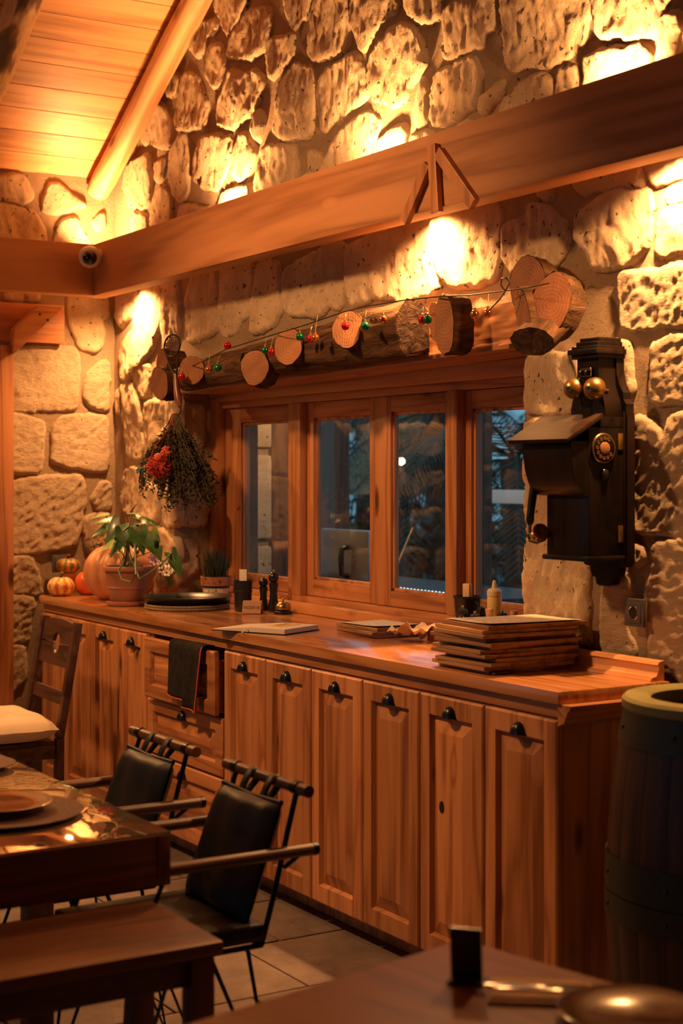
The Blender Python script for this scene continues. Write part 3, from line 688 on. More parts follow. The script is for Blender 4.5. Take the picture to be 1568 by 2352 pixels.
# ---- cabinets
M['cup'] = plain('black_cup_pull', (0.015, 0.017, 0.02), 0.28, 0.5, var=0.2)
def cup_pull(parent, c, wd=0.060, hg=0.036, dp=0.026):
    V = []; Fc = []; n, m = 12, 6
    for j in range(m+1):
        ph = PI/2*j/m
        for i in range(n+1):
            th = PI*i/n
            V.append((c[0]-math.cos(th)*wd/2*math.cos(ph), c[1]-math.sin(th)*math.cos(ph)*dp, c[2]+math.sin(ph)*hg))
    for j in range(m):
        for i in range(n):
            a = j*(n+1)+i; Fc.append((a, a+1, a+n+2, a+n+1))
    mb = MB().add(V, Fc); mb.box(c[0]-wd/2-.004, c[0]+wd/2+.004, c[1]-0.002, c[1], c[2]-0.003, c[2]+0.003)
    return mb.build('handle', M['cup'], parent, smooth=50)
def front_panel(name, parent, x0, x1, z0, z1, y, st=0.055, rail=0.062, hand=True, th=0.022, horiz=False, hz=None):
    """framed front with a raised and fielded panel; y is its outer face"""
    mv, mh = (M['pineZ'], M['pineX'])
    ix0, ix1, iz0, iz1 = x0+st, x1-st, z0+rail, z1-rail
    b = 0.008
    def ring(a, c):  # a, c: (x0,x1,z0,z1,y)
        return [(a[0], a[4], a[2]), (a[1], a[4], a[2]), (a[1], a[4], a[3]), (a[0], a[4], a[3]), (c[0], c[4], c[2]), (c[1], c[4], c[2]), (c[1], c[4], c[3]), (c[0], c[4], c[3])]
    Fr = [(0, 1, 5, 4), (1, 2, 6, 5), (2, 3, 7, 6), (3, 0, 4, 7)]
    mb = MB()
    o1 = (x0, x1, z0, z1, y+0.005); o2 = (x0+0.006, x1-0.006, z0+0.006, z1-0.006, y)
    i1 = (ix0, ix1, iz0, iz1, y); i2 = (ix0+b, ix1-b, iz0+b, iz1-b, y+0.016)
    mb.add(ring((x0, x1, z0, z1, y+th), o1), Fr); mb.add(ring(o1, o2), Fr); mb.add(ring(o2, i1), Fr); mb.add(ring(i1, i2), Fr)
    mb.add([(x0, y+th, z0), (x1, y+th, z0), (x1, y+th, z1), (x0, y+th, z1)], [(3, 2, 1, 0)])
    d = mb.build(name, mh if horiz else mv, parent)
    fw = min(0.045, (ix1-ix0)*0.22)
    p1 = (ix0+b, ix1-b, iz0+b, iz1-b, y+0.0165); p2 = (p1[0]+fw, p1[1]-fw, p1[2]+fw, p1[3]-fw, y+0.002)
    mb = MB().add(ring(p1, p2), Fr)
    mb.add([(p2[0], y+0.002, p2[2]), (p2[1], y+0.002, p2[2]), (p2[1], y+0.002, p2[3]), (p2[0], y+0.002, p2[3])], [(0, 1, 2, 3)])
    mb.build('panel', mh if horiz else mv, d)
    if hand: cup_pull(d, ((x0+x1)/2, y-0.0005, (z1-rail+0.002) if hz is None else hz))
    return d
YF = 2.80
def cabinet(label, xs, grp='pine base cabinets under the worktop'):
    t = thing('base_cabinet', label, 'cabinet', ((xs[0]+xs[-1])/2, YF, 0), group=grp); cx = (xs[0]+xs[-1])/2
    mb = MB(); mb.box(xs[0]-cx+0.001, xs[-1]-cx-0.001, 0.024, 0.395, 0.085, 0.911); mb.box(xs[0]-cx+0.001, xs[-1]-cx-0.001, 0.10, 0.395, 0.0, 0.085)
    mb.build('body', M['pineZ'], t)
    for a, b in zip(xs[:-1], xs[1:]): front_panel('door', t, a-cx+0.003, b-cx-0.003, 0.083, 0.905, 0.0)
    return t
c1 = cabinet('two-door pine cabinet in the corner behind the wooden chair', (-7.44, -7.13, -6.80))
c2 = cabinet('two-door pine cabinet left of the drawer unit', (-6.80, -6.475, -6.175))
c3 = cabinet('two-door pine cabinet just right of the drawer unit', (-5.44, -5.10, -4.763))
c4 = cabinet('two-door pine cabinet in the middle of the right-hand run', (-4.763, -4.42, -4.079))
c5 = cabinet('two-door pine cabinet at the right end, one door with a knothole', (-4.079, -3.736, -3.392))
# knothole in the door of the last cabinet
kh = [d for d in c5.children if d.name.startswith('door')][0]
p = aty(1012, 1854, YF-0.002); mb = MB().lathe([(0.015, 0), (0.014, 0.002)], 14, (0, 0, 0), Matrix.Rotation(PI/2, 3, 'X') @ Matrix.Diagonal((0.8, 1.3, 1)))
mb.build('knothole', plain('knothole_black', (0.006, 0.004, 0.003), 0.9), kh, loc=(p.x-(-4.079-3.392)/2, 0.0014, p.z))
# drawer unit
dx0, dx1 = -6.175, -5.44; cx = (dx0+dx1)/2
du = thing('drawer_unit', 'pine drawer unit with its top drawer pulled out', 'cabinet', (cx, YF, 0))
mb = MB(); mb.box(dx0-cx+.001, dx1-cx-.001, 0.024, 0.395, 0.085, 0.62); mb.box(dx0-cx+.001, dx1-cx-.001, 0.10, 0.395, 0, 0.085)
mb.box(dx0-cx+.001, dx0-cx+.03, 0.024, 0.395, 0.62, 0.911); mb.box(dx1-cx-.03, dx1-cx-.001, 0.024, 0.395, 0.62, 0.911); mb.box(dx0-cx+.03, dx1-cx-.03, 0.37, 0.395, 0.62, 0.911)
mb.build('body', M['pineZ'], du)
DY = -0.032
d1 = front_panel('drawer', du, dx0-cx+0.05, dx1-cx-0.02, 0.645, 0.900, DY, 0.06, 0.055, hand=False, horiz=True)
mb = MB(); mb.box(dx0-cx+.07, dx0-cx+.085, DY+0.022, 0.34, 0.66, 0.86); mb.box(dx1-cx-.065, dx1-cx-.05, DY+0.022, 0.34, 0.66, 0.86); mb.box(dx0-cx+.07, dx1-cx-.05, DY+0.022, 0.34, 0.65, 0.66)
mb.build('drawer_box', M['pineY'], d1)
front_panel('drawer', du, dx0-cx+0.012, dx1-cx-0.012, 0.40, 0.632, 0.0, 0.06, 0.05, horiz=True)
front_panel('drawer', du, dx0-cx+0.012, dx1-cx-0.012, 0.083, 0.392, 0.0, 0.06, 0.055, horiz=True)

# ---- shelf board over the window
sh = MB().box(0, 2.545, 0, 0.245, 0, 0.03, 0.004); sh = sh.build('mantel_shelf', M['pineX'], smooth=30, loc=(-6.66, 3.19, 1.985)); sh.rotation_euler = (0, -0.0145, 0)
tag(sh, 'long pine shelf board above the window carrying the logs', 'shelf')
# door post, lintel and brace at the far left
po = tag(MB().box(XL+0.03, XL+0.13, 2.515, 2.655, 0, 2.245, 0.004).build('door_post', M['pineZ'], smooth=30), 'upright pine door post at the left edge', 'post')
# ================================================================== brace, lintel, camera dome, mantel logs
p0 = aty(40, 800, 2.40)
mb = MB()
a = atx(20, 830, XL+0.16); b = atx(118, 712, XL+0.16)
poly = [atx(x, y, XL+0.16) for x, y in ((33, 812), (33, 755), (88, 703), (146, 705))]
V = [Vector((XL+0.10, q.y, q.z)) for q in poly]+[Vector((XL+0.16, q.y, q.z)) for q in poly]
mb.add(V, [(0, 1, 2, 3), (7, 6, 5, 4), (0, 4, 5, 1), (1, 5, 6, 2), (2, 6, 7, 3), (3, 7, 4, 0)])
br = thing('door_brace', 'slanting pine brace between the door post and the lintel', 'brace', (XL+0.10, poly[0].y, poly[0].z))
mb.build('brace_body', M['pineY'], br, off=(XL+0.10, poly[0].y, poly[0].z))
for x, y in ((92, 722), (110, 735)):
    MB().sphere(atx(x, y, XL+0.162), 0.006, 8, 6).build('nail', M['blackmetal'], br, off=(XL+0.10, poly[0].y, poly[0].z))
q0, q1 = atx(0, 783, XL+0.06), atx(148, 702, XL+0.06)
tag(MB().box(XL+0.005, XL+0.06, 2.2, q1.y, q0.z, q1.z, 0.003).build('lintel_board', M['pineY'], smooth=30), 'old plank lintel set into the left wall behind the brace', 'lintel')

M['whiteplastic'] = plain('white_plastic', (0.80, 0.76, 0.70), 0.35, var=0.04)
M['smoked'] = plain('smoked_dome', (0.006, 0.006, 0.007), 0.06, var=0.1, coat=0.6)
c = aty(206, 590, 2.91); dm = thing('security_camera', 'white dome security camera on the corner of the beams', 'camera', c)
look = (Vector((-2.2, 1.0, 0.7))-c).normalized(); Rm = look.to_track_quat('Z', 'Y').to_matrix()
mb = MB().lathe([(0.03, -0.045), (0.048, -0.035), (0.054, -0.01), (0.053, 0.012), (0.045, 0.022), (0.036, 0.024)], 24, (0, 0, 0), Rm); mb.build('housing', M['whiteplastic'], dm, smooth=50)
mb = MB().lathe([(0.036, 0.018), (0.033, 0.034), (0.023, 0.046), (0.010, 0.051), (1e-5, 0.052)], 24, (0, 0, 0), Rm); mb.build('lens_dome', M['smoked'], dm, smooth=60)
mb = MB().lathe([(0.035, 0), (0.035, 0.05)], 16, (-0.02, 0.058, 0.012), Matrix.Rotation(-PI/2, 3, 'X')); mb.build('bracket', M['whiteplastic'], dm, smooth=40)

# ---- bark and cut wood
def bark_mat():
    m, nt, b = newmat('bark'); L = nt.links.new
    tc = nd(nt, 'ShaderNodeTexCoord'); mp = nd(nt, 'ShaderNodeMapping'); mp.inputs['Scale'].default_value = (5, 26, 26); L(tc.outputs['Object'], mp.inputs['Vector'])
    n = nd(nt, 'ShaderNodeTexNoise', Scale=1.0, Detail=7.0, Roughness=0.62, Distortion=0.8); L(mp.outputs[0], n.inputs['Vector'])
    r = ramp(nt, n.outputs['Fac'], [(0.32, (0.022, 0.013, 0.008)), (0.5, (0.085, 0.042, 0.02)), (0.7, (0.16, 0.085, 0.042))])
    L(r.outputs[0], b.inputs['Base Color']); b.inputs['Roughness'].default_value = 0.9; b.inputs['Specular IOR Level'].default_value = 0.2
    bp = nd(nt, 'ShaderNodeBump', Strength=1.0, Distance=0.02); L(n.outputs['Fac'], bp.inputs['Height']); L(bp.outputs[0], b.inputs['Normal'])
    return m
M['bark'] = bark_mat()
def cut_mat(name, l, d):
    m, nt, b = newmat(name); L = nt.links.new
    tc = nd(nt, 'ShaderNodeTexCoord'); mp = nd(nt, 'ShaderNodeMapping'); mp.inputs['Scale'].default_value = (1, 1, 1); L(tc.outputs['Object'], mp.inputs['Vector'])
    nz = nd(nt, 'ShaderNodeTexNoise', Scale=14.0, Detail=3.0); L(mp.outputs[0], nz.inputs['Vector'])
    wv = nd(nt, 'ShaderNodeTexWave', wave_type='RINGS', rings_direction='X', Scale=26.0, Distortion=2.2, Detail=2.0); L(mp.outputs[0], wv.inputs['Vector'])
    w2 = nd(nt, 'ShaderNodeTexWave', wave_type='BANDS', bands_direction='Z', Scale=30.0, Distortion=6.0, Detail=4.0); L(mp.outputs[0], w2.inputs['Vector'])
    mx = nd(nt, 'ShaderNodeMix', data_type='FLOAT'); mx.inputs[0].default_value = 0.78; L(wv.outputs['Fac'], mx.inputs[2]); L(nz.outputs['Fac'], mx.inputs[3])
    r = ramp(nt, mx.outputs[0], [(0.25, d), (0.7, l)])
    L(r.outputs[0], b.inputs['Base Color']); b.inputs['Roughness'].default_value = 0.75
    bp = nd(nt, 'ShaderNodeBump', Strength=0.12, Distance=0.003); L(w2.outputs['Fac'], bp.inputs['Height']); L(bp.outputs[0], b.inputs['Normal'])
    return m
M['cut'] = cut_mat('cut_wood', (0.34, 0.15, 0.065), (0.21, 0.08, 0.032))
M['cutred'] = cut_mat('cut_wood_red', (0.28, 0.105, 0.045), (0.16, 0.055, 0.024))
def log_slice(parent, c, axis, r, length, seed, sx=1.0, sy=1.0, roll=0.0, n=36, mat=None, nm='cut_face', barknm='bark'):
    """round of wood: bark wall + sawn face; face looks along axis, face centre at c; parent-local coordinates"""
    Rm = Vector(axis).normalized().to_track_quat('Z', 'Y').to_matrix().to_4x4() @ Matrix.Rotation(roll, 4, 'Z')
    Rm.translation = Vector(c)
    rr = [r*(1+0.10*noise.noise((math.cos(2*PI*k/n)*1.1, math.sin(2*PI*k/n)*1.1, seed))+0.05*noise.noise((math.cos(2*PI*k/n)*4, math.sin(2*PI*k/n)*4, seed))) for k in range(n)]
    V = []; Fc = []; m = 6
    for j in range(m+1):
        z = -length*j/m
        for k in range(n):
            a = 2*PI*k/n; q = rr[k]*(1+0.07*noise.noise((math.cos(a)*6, math.sin(a)*6, j*1.3+seed)))*(1.0 if j else 0.985)
            V.append(Vector((z, q*math.cos(a)*sy, q*math.sin(a)*sx)))
    for j in range(m):
        for k in range(n): k2 = (k+1) % n; Fc.append((j*n+k, j*n+k2, (j+1)*n+k2, (j+1)*n+k))
    Fc.append(tuple(range(m*n, (m+1)*n)))
    # local X is the log axis so that bark grain runs along it
    Rb = Rm @ Matrix.Rotation(-PI/2, 4, 'Y')
    b = MB().add(V, Fc).build(barknm, M['bark'], parent, smooth=70); b.matrix_local = Rb
    Vf = [Vector((0, 0, 0.0015))]; Ff = []
    for t in (0.5, 0.97):
        for k in range(n):
            a = 2*PI*k/n; q = rr[k]*t; Vf.append(Vector((q*math.cos(a)*sy, q*math.sin(a)*sx, 0.0015+0.0008*noise.noise((q*20, a, seed)))))
    # bark frame uses z->-x, so mirror the face into the same outline
    for k in range(n):
        k2 = (k+1) % n; Ff.append((0, 1+k, 1+k2)); Ff.append((1+k, 1+n+k, 1+n+k2, 1+k2))
    # match orientation: bark local (x,y,z) = (-len, y, z); face local must map (u,v)->(y,z)
    Vf = [Vector((v.z, v.x, v.y)) for v in Vf]
    f = MB().add(Vf, Ff).build(nm, mat or M['cut'], parent)
    f.matrix_local = Rb
    me = f.data
    return b, f
# axis frame note: Rb maps local +X to the log axis
def big_log(name, label, p0, p1, r0, r1, seed, flat=0.0):
    p0, p1 = Vector(p0), Vector(p1); d = p1-p0; L_ = d.length
    t = thing(name, label, 'log', p0, group='rustic logs and rounds along the mantel shelf')
    n, m = 40, 70; V = []; Fc = []
    for j in range(m+1):
        s = j/m; r = r0+(r1-r0)*s
        cy = 0.012*noise.noise((s*4, seed, 1)); cz = 0.014*noise.noise((s*5, seed, 4))
        for k in range(n):
            a = 2*PI*k/n; q = r*(1+0.22*noise.noise((math.cos(a)*1.2, math.sin(a)*1.2, s*3+seed))+0.10*noise.noise((math.cos(a)*5, math.sin(a)*5, s*7+seed))+0.05*noise.noise((math.cos(a)*11, math.sin(a)*11, s*22+seed)))
            V.append((s*L_+(0.02*noise.noise((math.cos(a)*4, math.sin(a)*4, seed)) if j in (0, m) else 0), cy+q*math.cos(a)*0.85, cz+q*math.sin(a)))
    for j in range(m):
        for k in range(n): k2 = (k+1) % n; Fc.append((j*n+k, (j+1)*n+k, (j+1)*n+k2, j*n+k2))
    Fc.append(tuple(range(n))); Fc.append(tuple(reversed(range(m*n, (m+1)*n))))
    ang = math.atan2(d.z, math.hypot(d.x, d.y))
    b = MB().add(V, Fc).build('bark', M['bark'], t, smooth=70); b.rotation_euler = (0, -ang, math.atan2(d.y, d.x))
    return t
YM = 3.13
A = aty(425, 866, YM); B = aty(952, 752, YM)
lg = big_log('mantel_log', 'long gnarled bark log with sawn branch stubs lying on the shelf', A, B, 0.062, 0.098, 3.0)
for (px, py, rx, rz, ax, ln) in ((440, 850, .036, .067, (0.9, -0.55, 0.1), 0.10), (585, 845, .042, .085, (0.62, -0.78, 0.05), 0.12), (662, 797, .055, .085, (0.5, -0.85, 0.1), 0.12), (797, 757, .052, .082, (0.5, -0.85, 0.12), 0.12)):
    f = aty(px, py, YM-0.105)-A
    log_slice(lg, f, ax, 0.068 if px > 450 else 0.06, ln, px*0.1, sx=0.92, sy=1.08, nm='sawn_stub', barknm='stub_bark')
# rough hewn backing timber to the right
q0, q1 = aty(958, 700, 3.2), aty(1180, 770, 3.2)
hw = MB(); grid_panel(hw, q0.x, q1.x+0.05, 2.03, 2.17, 0.012, lambda u, v: (u, 3.19+0.003*noise.noise((u*12, v*90, 2)), v+0.012*(u-q0.x)))
nV = len(hw.v); hw2 = MB().add(hw.v, hw.f); hw2.box(q0.x, q1.x+0.05, 3.20, 3.228, 2.03, 2.172)
tag(hw2.build('hewn_timber', M['pineX'], smooth=60), 'rough hewn light timber lying behind the rounds on the shelf', 'timber')
def rounds(name, label, specs, base):
    t = thing(name, label, 'log rounds', base, group='rustic logs and rounds along the mantel shelf')
    for (px, py, y, r, sx, sy, ax, ln, mat, roll) in specs:
        log_slice(t, aty(px, py, y)-Vector(base), ax, r, ln, px*0.07+py, sx=sx, sy=sy, mat=M[mat], roll=roll)
    return t
bs = aty(1022, 805, 3.10); rounds('log_round', 'tall oval log round standing on the shelf by the bright wall spot',
    [(1020, 745, 3.05, 0.060, 0.72, 1.75, (0.25, -0.95, -0.05), 0.11, 'cut', 0.0), (1000, 742, 3.09, 0.05, 0.6, 1.5, (0.2, -0.95, 0.0), 0.06, 'cut', 0.2)], bs)
bs = aty(1225, 800, 3.12); rounds('log_round_cluster', 'cluster of three log rounds hung right of the shelf', [
    (1212, 655, 3.12, 0.086, 0.92, 1.20, (0.12, -0.96, 0.12), 0.07, 'cutred', 0.4),
    (1262, 702, 3.10, 0.090, 0.80, 1.22, (0.35, -0.92, 0.10), 0.09, 'cutred', -0.3),
    (1200, 720, 3.07, 0.064, 0.8, 1.45, (-0.25, -0.95, -0.1), 0.07, 'cutred', 0.3),
    (1222, 785, 3.06, 0.075, 1.1, 0.7, (0.2, -0.8, -0.55), 0.11, 'bark', 0.0)], bs)
bs = aty(375, 900, 3.12); rounds('log_round_cluster', 'pair of log rounds hung left of the shelf behind the wire skimmer', [
    (372, 832, 3.10, 0.060, 0.8, 1.15, (0.15, -0.97, 0.1), 0.11, 'cutred', 0.0),
    (366, 880, 3.06, 0.066, 0.85, 1.2, (0.35, -0.92, 0.0), 0.08, 'cutred', 0.2)], bs)
# ---- garland string and baubles
M['wire'] = plain('dark_wire', (0.02, 0.016, 0.012), 0.5, 0.5)
M['thread'] = plain('gold_thread', (0.75, 0.55, 0.28), 0.4, 0.4)
st = [(400, 850), (440, 842), (520, 802), (640, 765), (700, 747), (790, 716), (850, 702), (925, 690), (1000, 682), (1075, 678), (1160, 668), (1215, 660), (1262, 650)]
mb = MB().tube([aty(x, y, 2.99 if 520 < x < 930 else 3.03) for x, y in st], 0.0022, 6)
mb.tube([aty(x, y, 3.02) for x, y in ((1160, 668), (1150, 655), (1152, 640), (1162, 638), (1170, 650), (1160, 668), (1145, 690), (1120, 715))], 0.0025, 6)
tag(mb.build('garland_wire', M['wire'], smooth=60), 'thin dark wire strung along the logs carrying the baubles', 'wire')
BC = {'red': plain('bauble_red', (0.55, 0.02, 0.03), 0.12, 0.7), 'green': plain('bauble_green', (0.01, 0.20, 0.09), 0.12, 0.7), 'copper': plain('bauble_copper', (0.60, 0.22, 0.08), 0.14, 0.85)}
M['goldcap'] = plain('gold_cap', (0.75, 0.5, 0.2), 0.25, 0.9)
BN = {'red': 'red', 'green': 'green', 'copper': 'copper'}
BA = [(417, 865, 'red', 'hanging beside the wooden skimmer handle', 0), (479, 849, 'copper', 'left of the first sawn stub, beside a green one', 40), (500, 845, 'green', 'at the left end of the log, beside a copper one', 20),
      (522, 794, 'red', 'resting on top of the log near its left end', 0), (609, 805, 'green', 'just above the second sawn stub', 25), (623, 808, 'red', 'between the second and third sawn stubs', 30),
      (688, 773, 'green', 'on the right edge of the third sawn stub', 0), (713, 778, 'red', 'dark one half behind a copper bauble mid-log', 20), (724, 776, 'copper', 'in the middle of the log before a red one', 60),
      (793, 749, 'red', 'in front of the rightmost sawn stub', 30), (838, 749, 'green', 'just right of the rightmost sawn stub', 30), (879, 734, 'copper', 'near the right end of the long log', 10),
      (970, 735, 'red', 'right of the long log against light timber', 20), (982, 734, 'green', 'half hidden by the tall oval log round', 20), (1090, 722, 'copper', 'just right of the tall oval log round', 30), (1120, 719, 'copper', 'hanging beside the three-round cluster', 40)]
for i, (px, py, c, where, up) in enumerate(BA):
    yb = 2.985 if 500 < px < 930 else (3.03 if px > 930 else 2.97)
    if c == 'red' and px == 713: yb = 3.01
    q = aty(px, py, yb); t = thing('bauble', f'small {BN[c]} bauble {where}', 'bauble', q, group='small baubles on the garland')
    r = 0.0155 if px > 600 else 0.0165
    MB().sphere((0, 0, 0), r, 16, 10).build('ball', BC[c], t, smooth=180)
    MB().lathe([(0.005, r-0.001), (0.005, r+0.006), (0.002, r+0.008)], 10).build('cap', M['goldcap'], t, smooth=40)
    MB().tube([(0, 0, r+0.006), (0.003, 0.0, r+0.02), (0.001+0.006*(i % 3-1), 0.006, r+0.012+max(up, 10)*0.0010)], 0.0008, 5).build('thread', M['thread'], t)

# ---- wire skimmer hanging by the left rounds
sk = aty(395, 795, 2.99); t = thing('wire_skimmer', 'long wire skimmer with wooden handle hanging before the left rounds', 'skimmer', sk)
def sp(px, py, y=2.99): return aty(px, py, y)-sk
hoop = []
for k in range(28):
    a = 2*PI*k/28; hoop.append(sp(395+18*math.cos(a)*0.95-6*math.sin(a), 794+25*math.sin(a)+5*math.cos(a)))
MB().tube(hoop, 0.0045, 8, closed=True).build('hoop', M['wire'], t, smooth=60)
mb = MB()
for k in range(-3, 4):
    f = math.sqrt(max(0, 1-(k/4.0)**2))
    mb.tube([sp(395+k*4.3-6*s*f, 794+25*s*f, 2.99+0.02*(1-s*s)*f) for s in (-1, -.5, 0, .5, 1)], 0.0012, 5)
    mb.tube([sp(395+17*s*f-k*1.4, 794+k*6.2, 2.99+0.02*(1-s*s)*f) for s in (-1, -.5, 0, .5, 1)], 0.0012, 5)
mb.build('mesh', M['wire'], t)
mb = MB().tube([sp(379, 806), sp(390, 840), sp(402, 862)], 0.006, 8).tube([sp(409, 812), sp(408, 840), sp(404, 862)], 0.004, 8); mb.build('shaft', M['wire'], t, smooth=60)
mb = MB().tube([sp(403, 858), sp(404, 872), sp(407, 900), sp(410, 922), sp(413, 934)], [0.008, 0.011, 0.016, 0.017, 0.008], 14); mb.build('handle', wood('skimmer_handle', (0.16, 0.05, 0.03), (0.09, 0.028, 0.018), 'Z', 0.3), t, smooth=60)
mb = MB().tube([sp(413, 932), sp(415, 945), sp(410, 954)], 0.003, 6); mb.build('hook', M['wire'], t)

# ---- dried herbs with yarn decorations
M['herb'] = plain('dried_herb', (0.035, 0.027, 0.015), 0.9, var=0.5, scale=30)
M['herb2'] = plain('dried_stem', (0.10, 0.07, 0.035), 0.9, var=0.4, scale=30)
hp = aty(402, 955, 3.09); t = thing('dried_herb_bunch', 'dark bunch of dried herbs hanging upside down beside the window', 'dried herbs', hp)
rh = random.Random(11); stems = MB(); leaves = MB()
for i in range(210):
    tx, ty = rh.uniform(345, 488), rh.uniform(1060, 1165)
    if tx < 385: ty = rh.uniform(1040, 1140)
    dep = rh.uniform(-0.07, 0.075)
    q = aty(tx, ty, 3.09)-hp; q.y = dep
    a = Vector((rh.uniform(-.012, .012), rh.uniform(-.012, .012), 0.01))
    mid = a.lerp(q, 0.55)+Vector((rh.uniform(-.02, .02), rh.uniform(-.015, .015), 0.0)); mid.x *= 0.85
    end = q+Vector((rh.uniform(-.025, .025), rh.uniform(-.02, .02), rh.uniform(-.03, .01)))
    P = [a, a.lerp(mid, .5), mid, mid.lerp(end, .55)+Vector((rh.uniform(-.012, .012), 0, 0.004)), end]
    stems.tube(P, [0.0022, 0.002, 0.0018, 0.0015, 0.0008], 4, caps=False)
    for s in range(52):
        f = rh.uniform(0.30, 1.0); k = min(3, int(f*4)); b_ = P[k].lerp(P[k+1], f*4-k)
        d = Vector((rh.gauss(0, 1), rh.gauss(0, 1), rh.gauss(-0.5, .8))).normalized(); L_ = rh.uniform(0.010, 0.030); w_ = L_*0.17
        sd = d.orthogonal().normalized()
        leaves.add([b_, b_+d*L_*.5+sd*w_, b_+d*L_, b_+d*L_*.5-sd*w_], [(0, 1, 2, 3)])
stems.build('stems', M['herb2'], t); tag(leaves.build('leaves', M['herb'], t), kind='stuff')
mb = MB()
for k in range(6): mb.tube([Vector((0.016*math.cos(a*PI/6), 0.016*math.sin(a*PI/6), -0.012-k*0.006)) for a in range(12)], 0.003, 6, closed=True)
mb.build('binding', plain('red_thread', (0.35, 0.05, 0.03), 0.8), t)
def pompom(name, label, px, py, y, r, mat, n=170, sc=1.0):
    c = aty(px, py, y); t = thing(name, label, 'pompom', c); mb = MB()
    for i in range(n):
        d = Vector((rh.gauss(0, 1), rh.gauss(0, 1), rh.gauss(0, 1))).normalized()
        e = d*r*rh.uniform(.8, 1.05); e.z -= r*0.25*(1-abs(d.z))
        mb.tube([d*r*0.1, e*0.6+Vector((0, 0, r*.08)), e], [0.0022, 0.0026, 0.0024], 5)
    mb.build('yarn', mat, t, smooth=60); MB().sphere((0, 0, 0), r*0.55, 12, 8).build('core', mat, t, smooth=180)
    return t
M['yarnred'] = plain('red_yarn', (0.40, 0.015, 0.018), 0.85, var=0.3, sheen=0.3); M['yarnor'] = plain('coral_yarn', (0.62, 0.10, 0.05), 0.85, var=0.3, sheen=0.3); M['yarnteal'] = plain('teal_yarn', (0.02, 0.20, 0.22), 0.85, var=0.3, sheen=0.3)
pp = pompom('yarn_pompom', 'big red yarn pompom on the dried herb bunch', 364, 1070, 2.97, 0.060, M['yarnred'], 220)
MB().sphere((0.018, -0.01, 0.038), 0.020, 14, 10).build('bead', M['yarnor'], pp, smooth=180)
c2_ = aty(380, 1035, 2.98)
pompom('yarn_pompom', 'small coral yarn pompom above the big red one', 381, 1036, 3.0, 0.026, M['yarnor'], 90)
pt = pompom('yarn_tassel', 'teal yarn tassel hanging left of the red pompom', 322, 1080, 2.985, 0.020, M['yarnteal'], 60)
mb = MB()
for k in range(16):
    x = rh.uniform(-.02, .05); mb.tube([(x*0.5, 0, -0.01), (x, rh.uniform(-.01, .01), -0.05), (x+rh.uniform(-.015, .015), 0, -rh.uniform(.07, .12))], [0.002, 0.002, 0.0008], 5)
mb.build('fringe', M['herb'], pt)
mb = MB().tube([aty(322, 1078, 2.985), aty(345, 1060, 2.985), aty(352, 1030, 3.0), aty(384, 990, 3.02), aty(398, 950, 3.06)], 0.002, 5)
tag(mb.build('yarn_string', M['yarnor'], smooth=60), 'coral yarn string tying the pompoms to the herbs', 'string')
# ================================================================== telephone and outlets
M['phone'] = wood('phone_wood', (0.013, 0.007, 0.005), (0.006, 0.0035, 0.003), 'Z', 0.38, 7.0, 0.0, bump=0.05, coat=0.1)
M['phone'].node_tree.nodes['Principled BSDF'].inputs['Specular IOR Level'].default_value = 0.2
M['brass'] = plain('old_brass', (0.40, 0.25, 0.09), 0.3, 0.9, var=0.25, scale=40)
M['chrome'] = plain('chrome', (0.6, 0.55, 0.48), 0.15, 1.0, var=0.1)
PX, PY = -3.655, 3.226
ph = thing('wall_telephone', 'antique dark wooden wall telephone with brass bells', 'telephone', (PX, PY, 1.255))
def pb(x0, x1, y0, y1, z0, z1, b=0.003, nm='body', mat='phone', par=None):
    return MB().box(x0-PX, x1-PX, y0-PY, y1-PY, z0-1.255, z1-1.255, b).build(nm, M[mat], par or ph, smooth=30)
def pprism(half, y0, y1, nm, cx=-3.645):
    L_ = [(cx-PX+h, z-1.255) for h, z in half]; Rr = [(cx-PX-h, z-1.255) for h, z in reversed(half)]
    return MB().prism(L_+Rr, y0-PY, y1-PY).build(nm, M['phone'], ph, smooth=25)
# back board with scalloped tail
pprism([(0.022, 1.256), (0.036, 1.262), (0.040, 1.28), (0.055, 1.285), (0.064, 1.30), (0.066, 1.315), (0.09, 1.318), (0.102, 1.33), (0.105, 1.36), (0.105, 1.775), (0.10, 1.79), (0.10, 1.815), (0.088, 1.83), (0.086, 1.85), (0.070, 1.875), (0.058, 1.91), (0.056, 1.955)], 3.195, 3.226, 'back_board')
pprism([(0.078, 1.775), (0.080, 1.80), (0.072, 1.83), (0.054, 1.87), (0.050, 1.91), (0.050, 1.955)], 3.13, 3.195, 'upper_case')
for k, (h, z0, z1, yy) in enumerate(((0.062, 1.955, 1.968, 3.115), (0.068, 1.968, 1.985, 3.105), (0.060, 1.985, 1.994, 3.115), (0.050, 1.994, 2.008, 3.125), (0.044, 2.008, 2.020, 3.135))):
    pb(-3.645-h, -3.645+h, yy, 3.226, z0, z1, 0.002, 'cornice')
pb(-3.751, -3.553, 3.055, 3.195, 1.352, 1.742, 0.004, 'box')
pb(-3.751, -3.553, 3.10, 3.195, 1.742, 1.774, 0.002, 'box_top')
pb(-3.762, -3.545, 3.044, 3.195, 1.338, 1.354, 0.005, 'base_moulding')
pb(-3.557, -3.549, 3.19, 3.226, 1.33, 1.79, 0.002, 'side_stile')
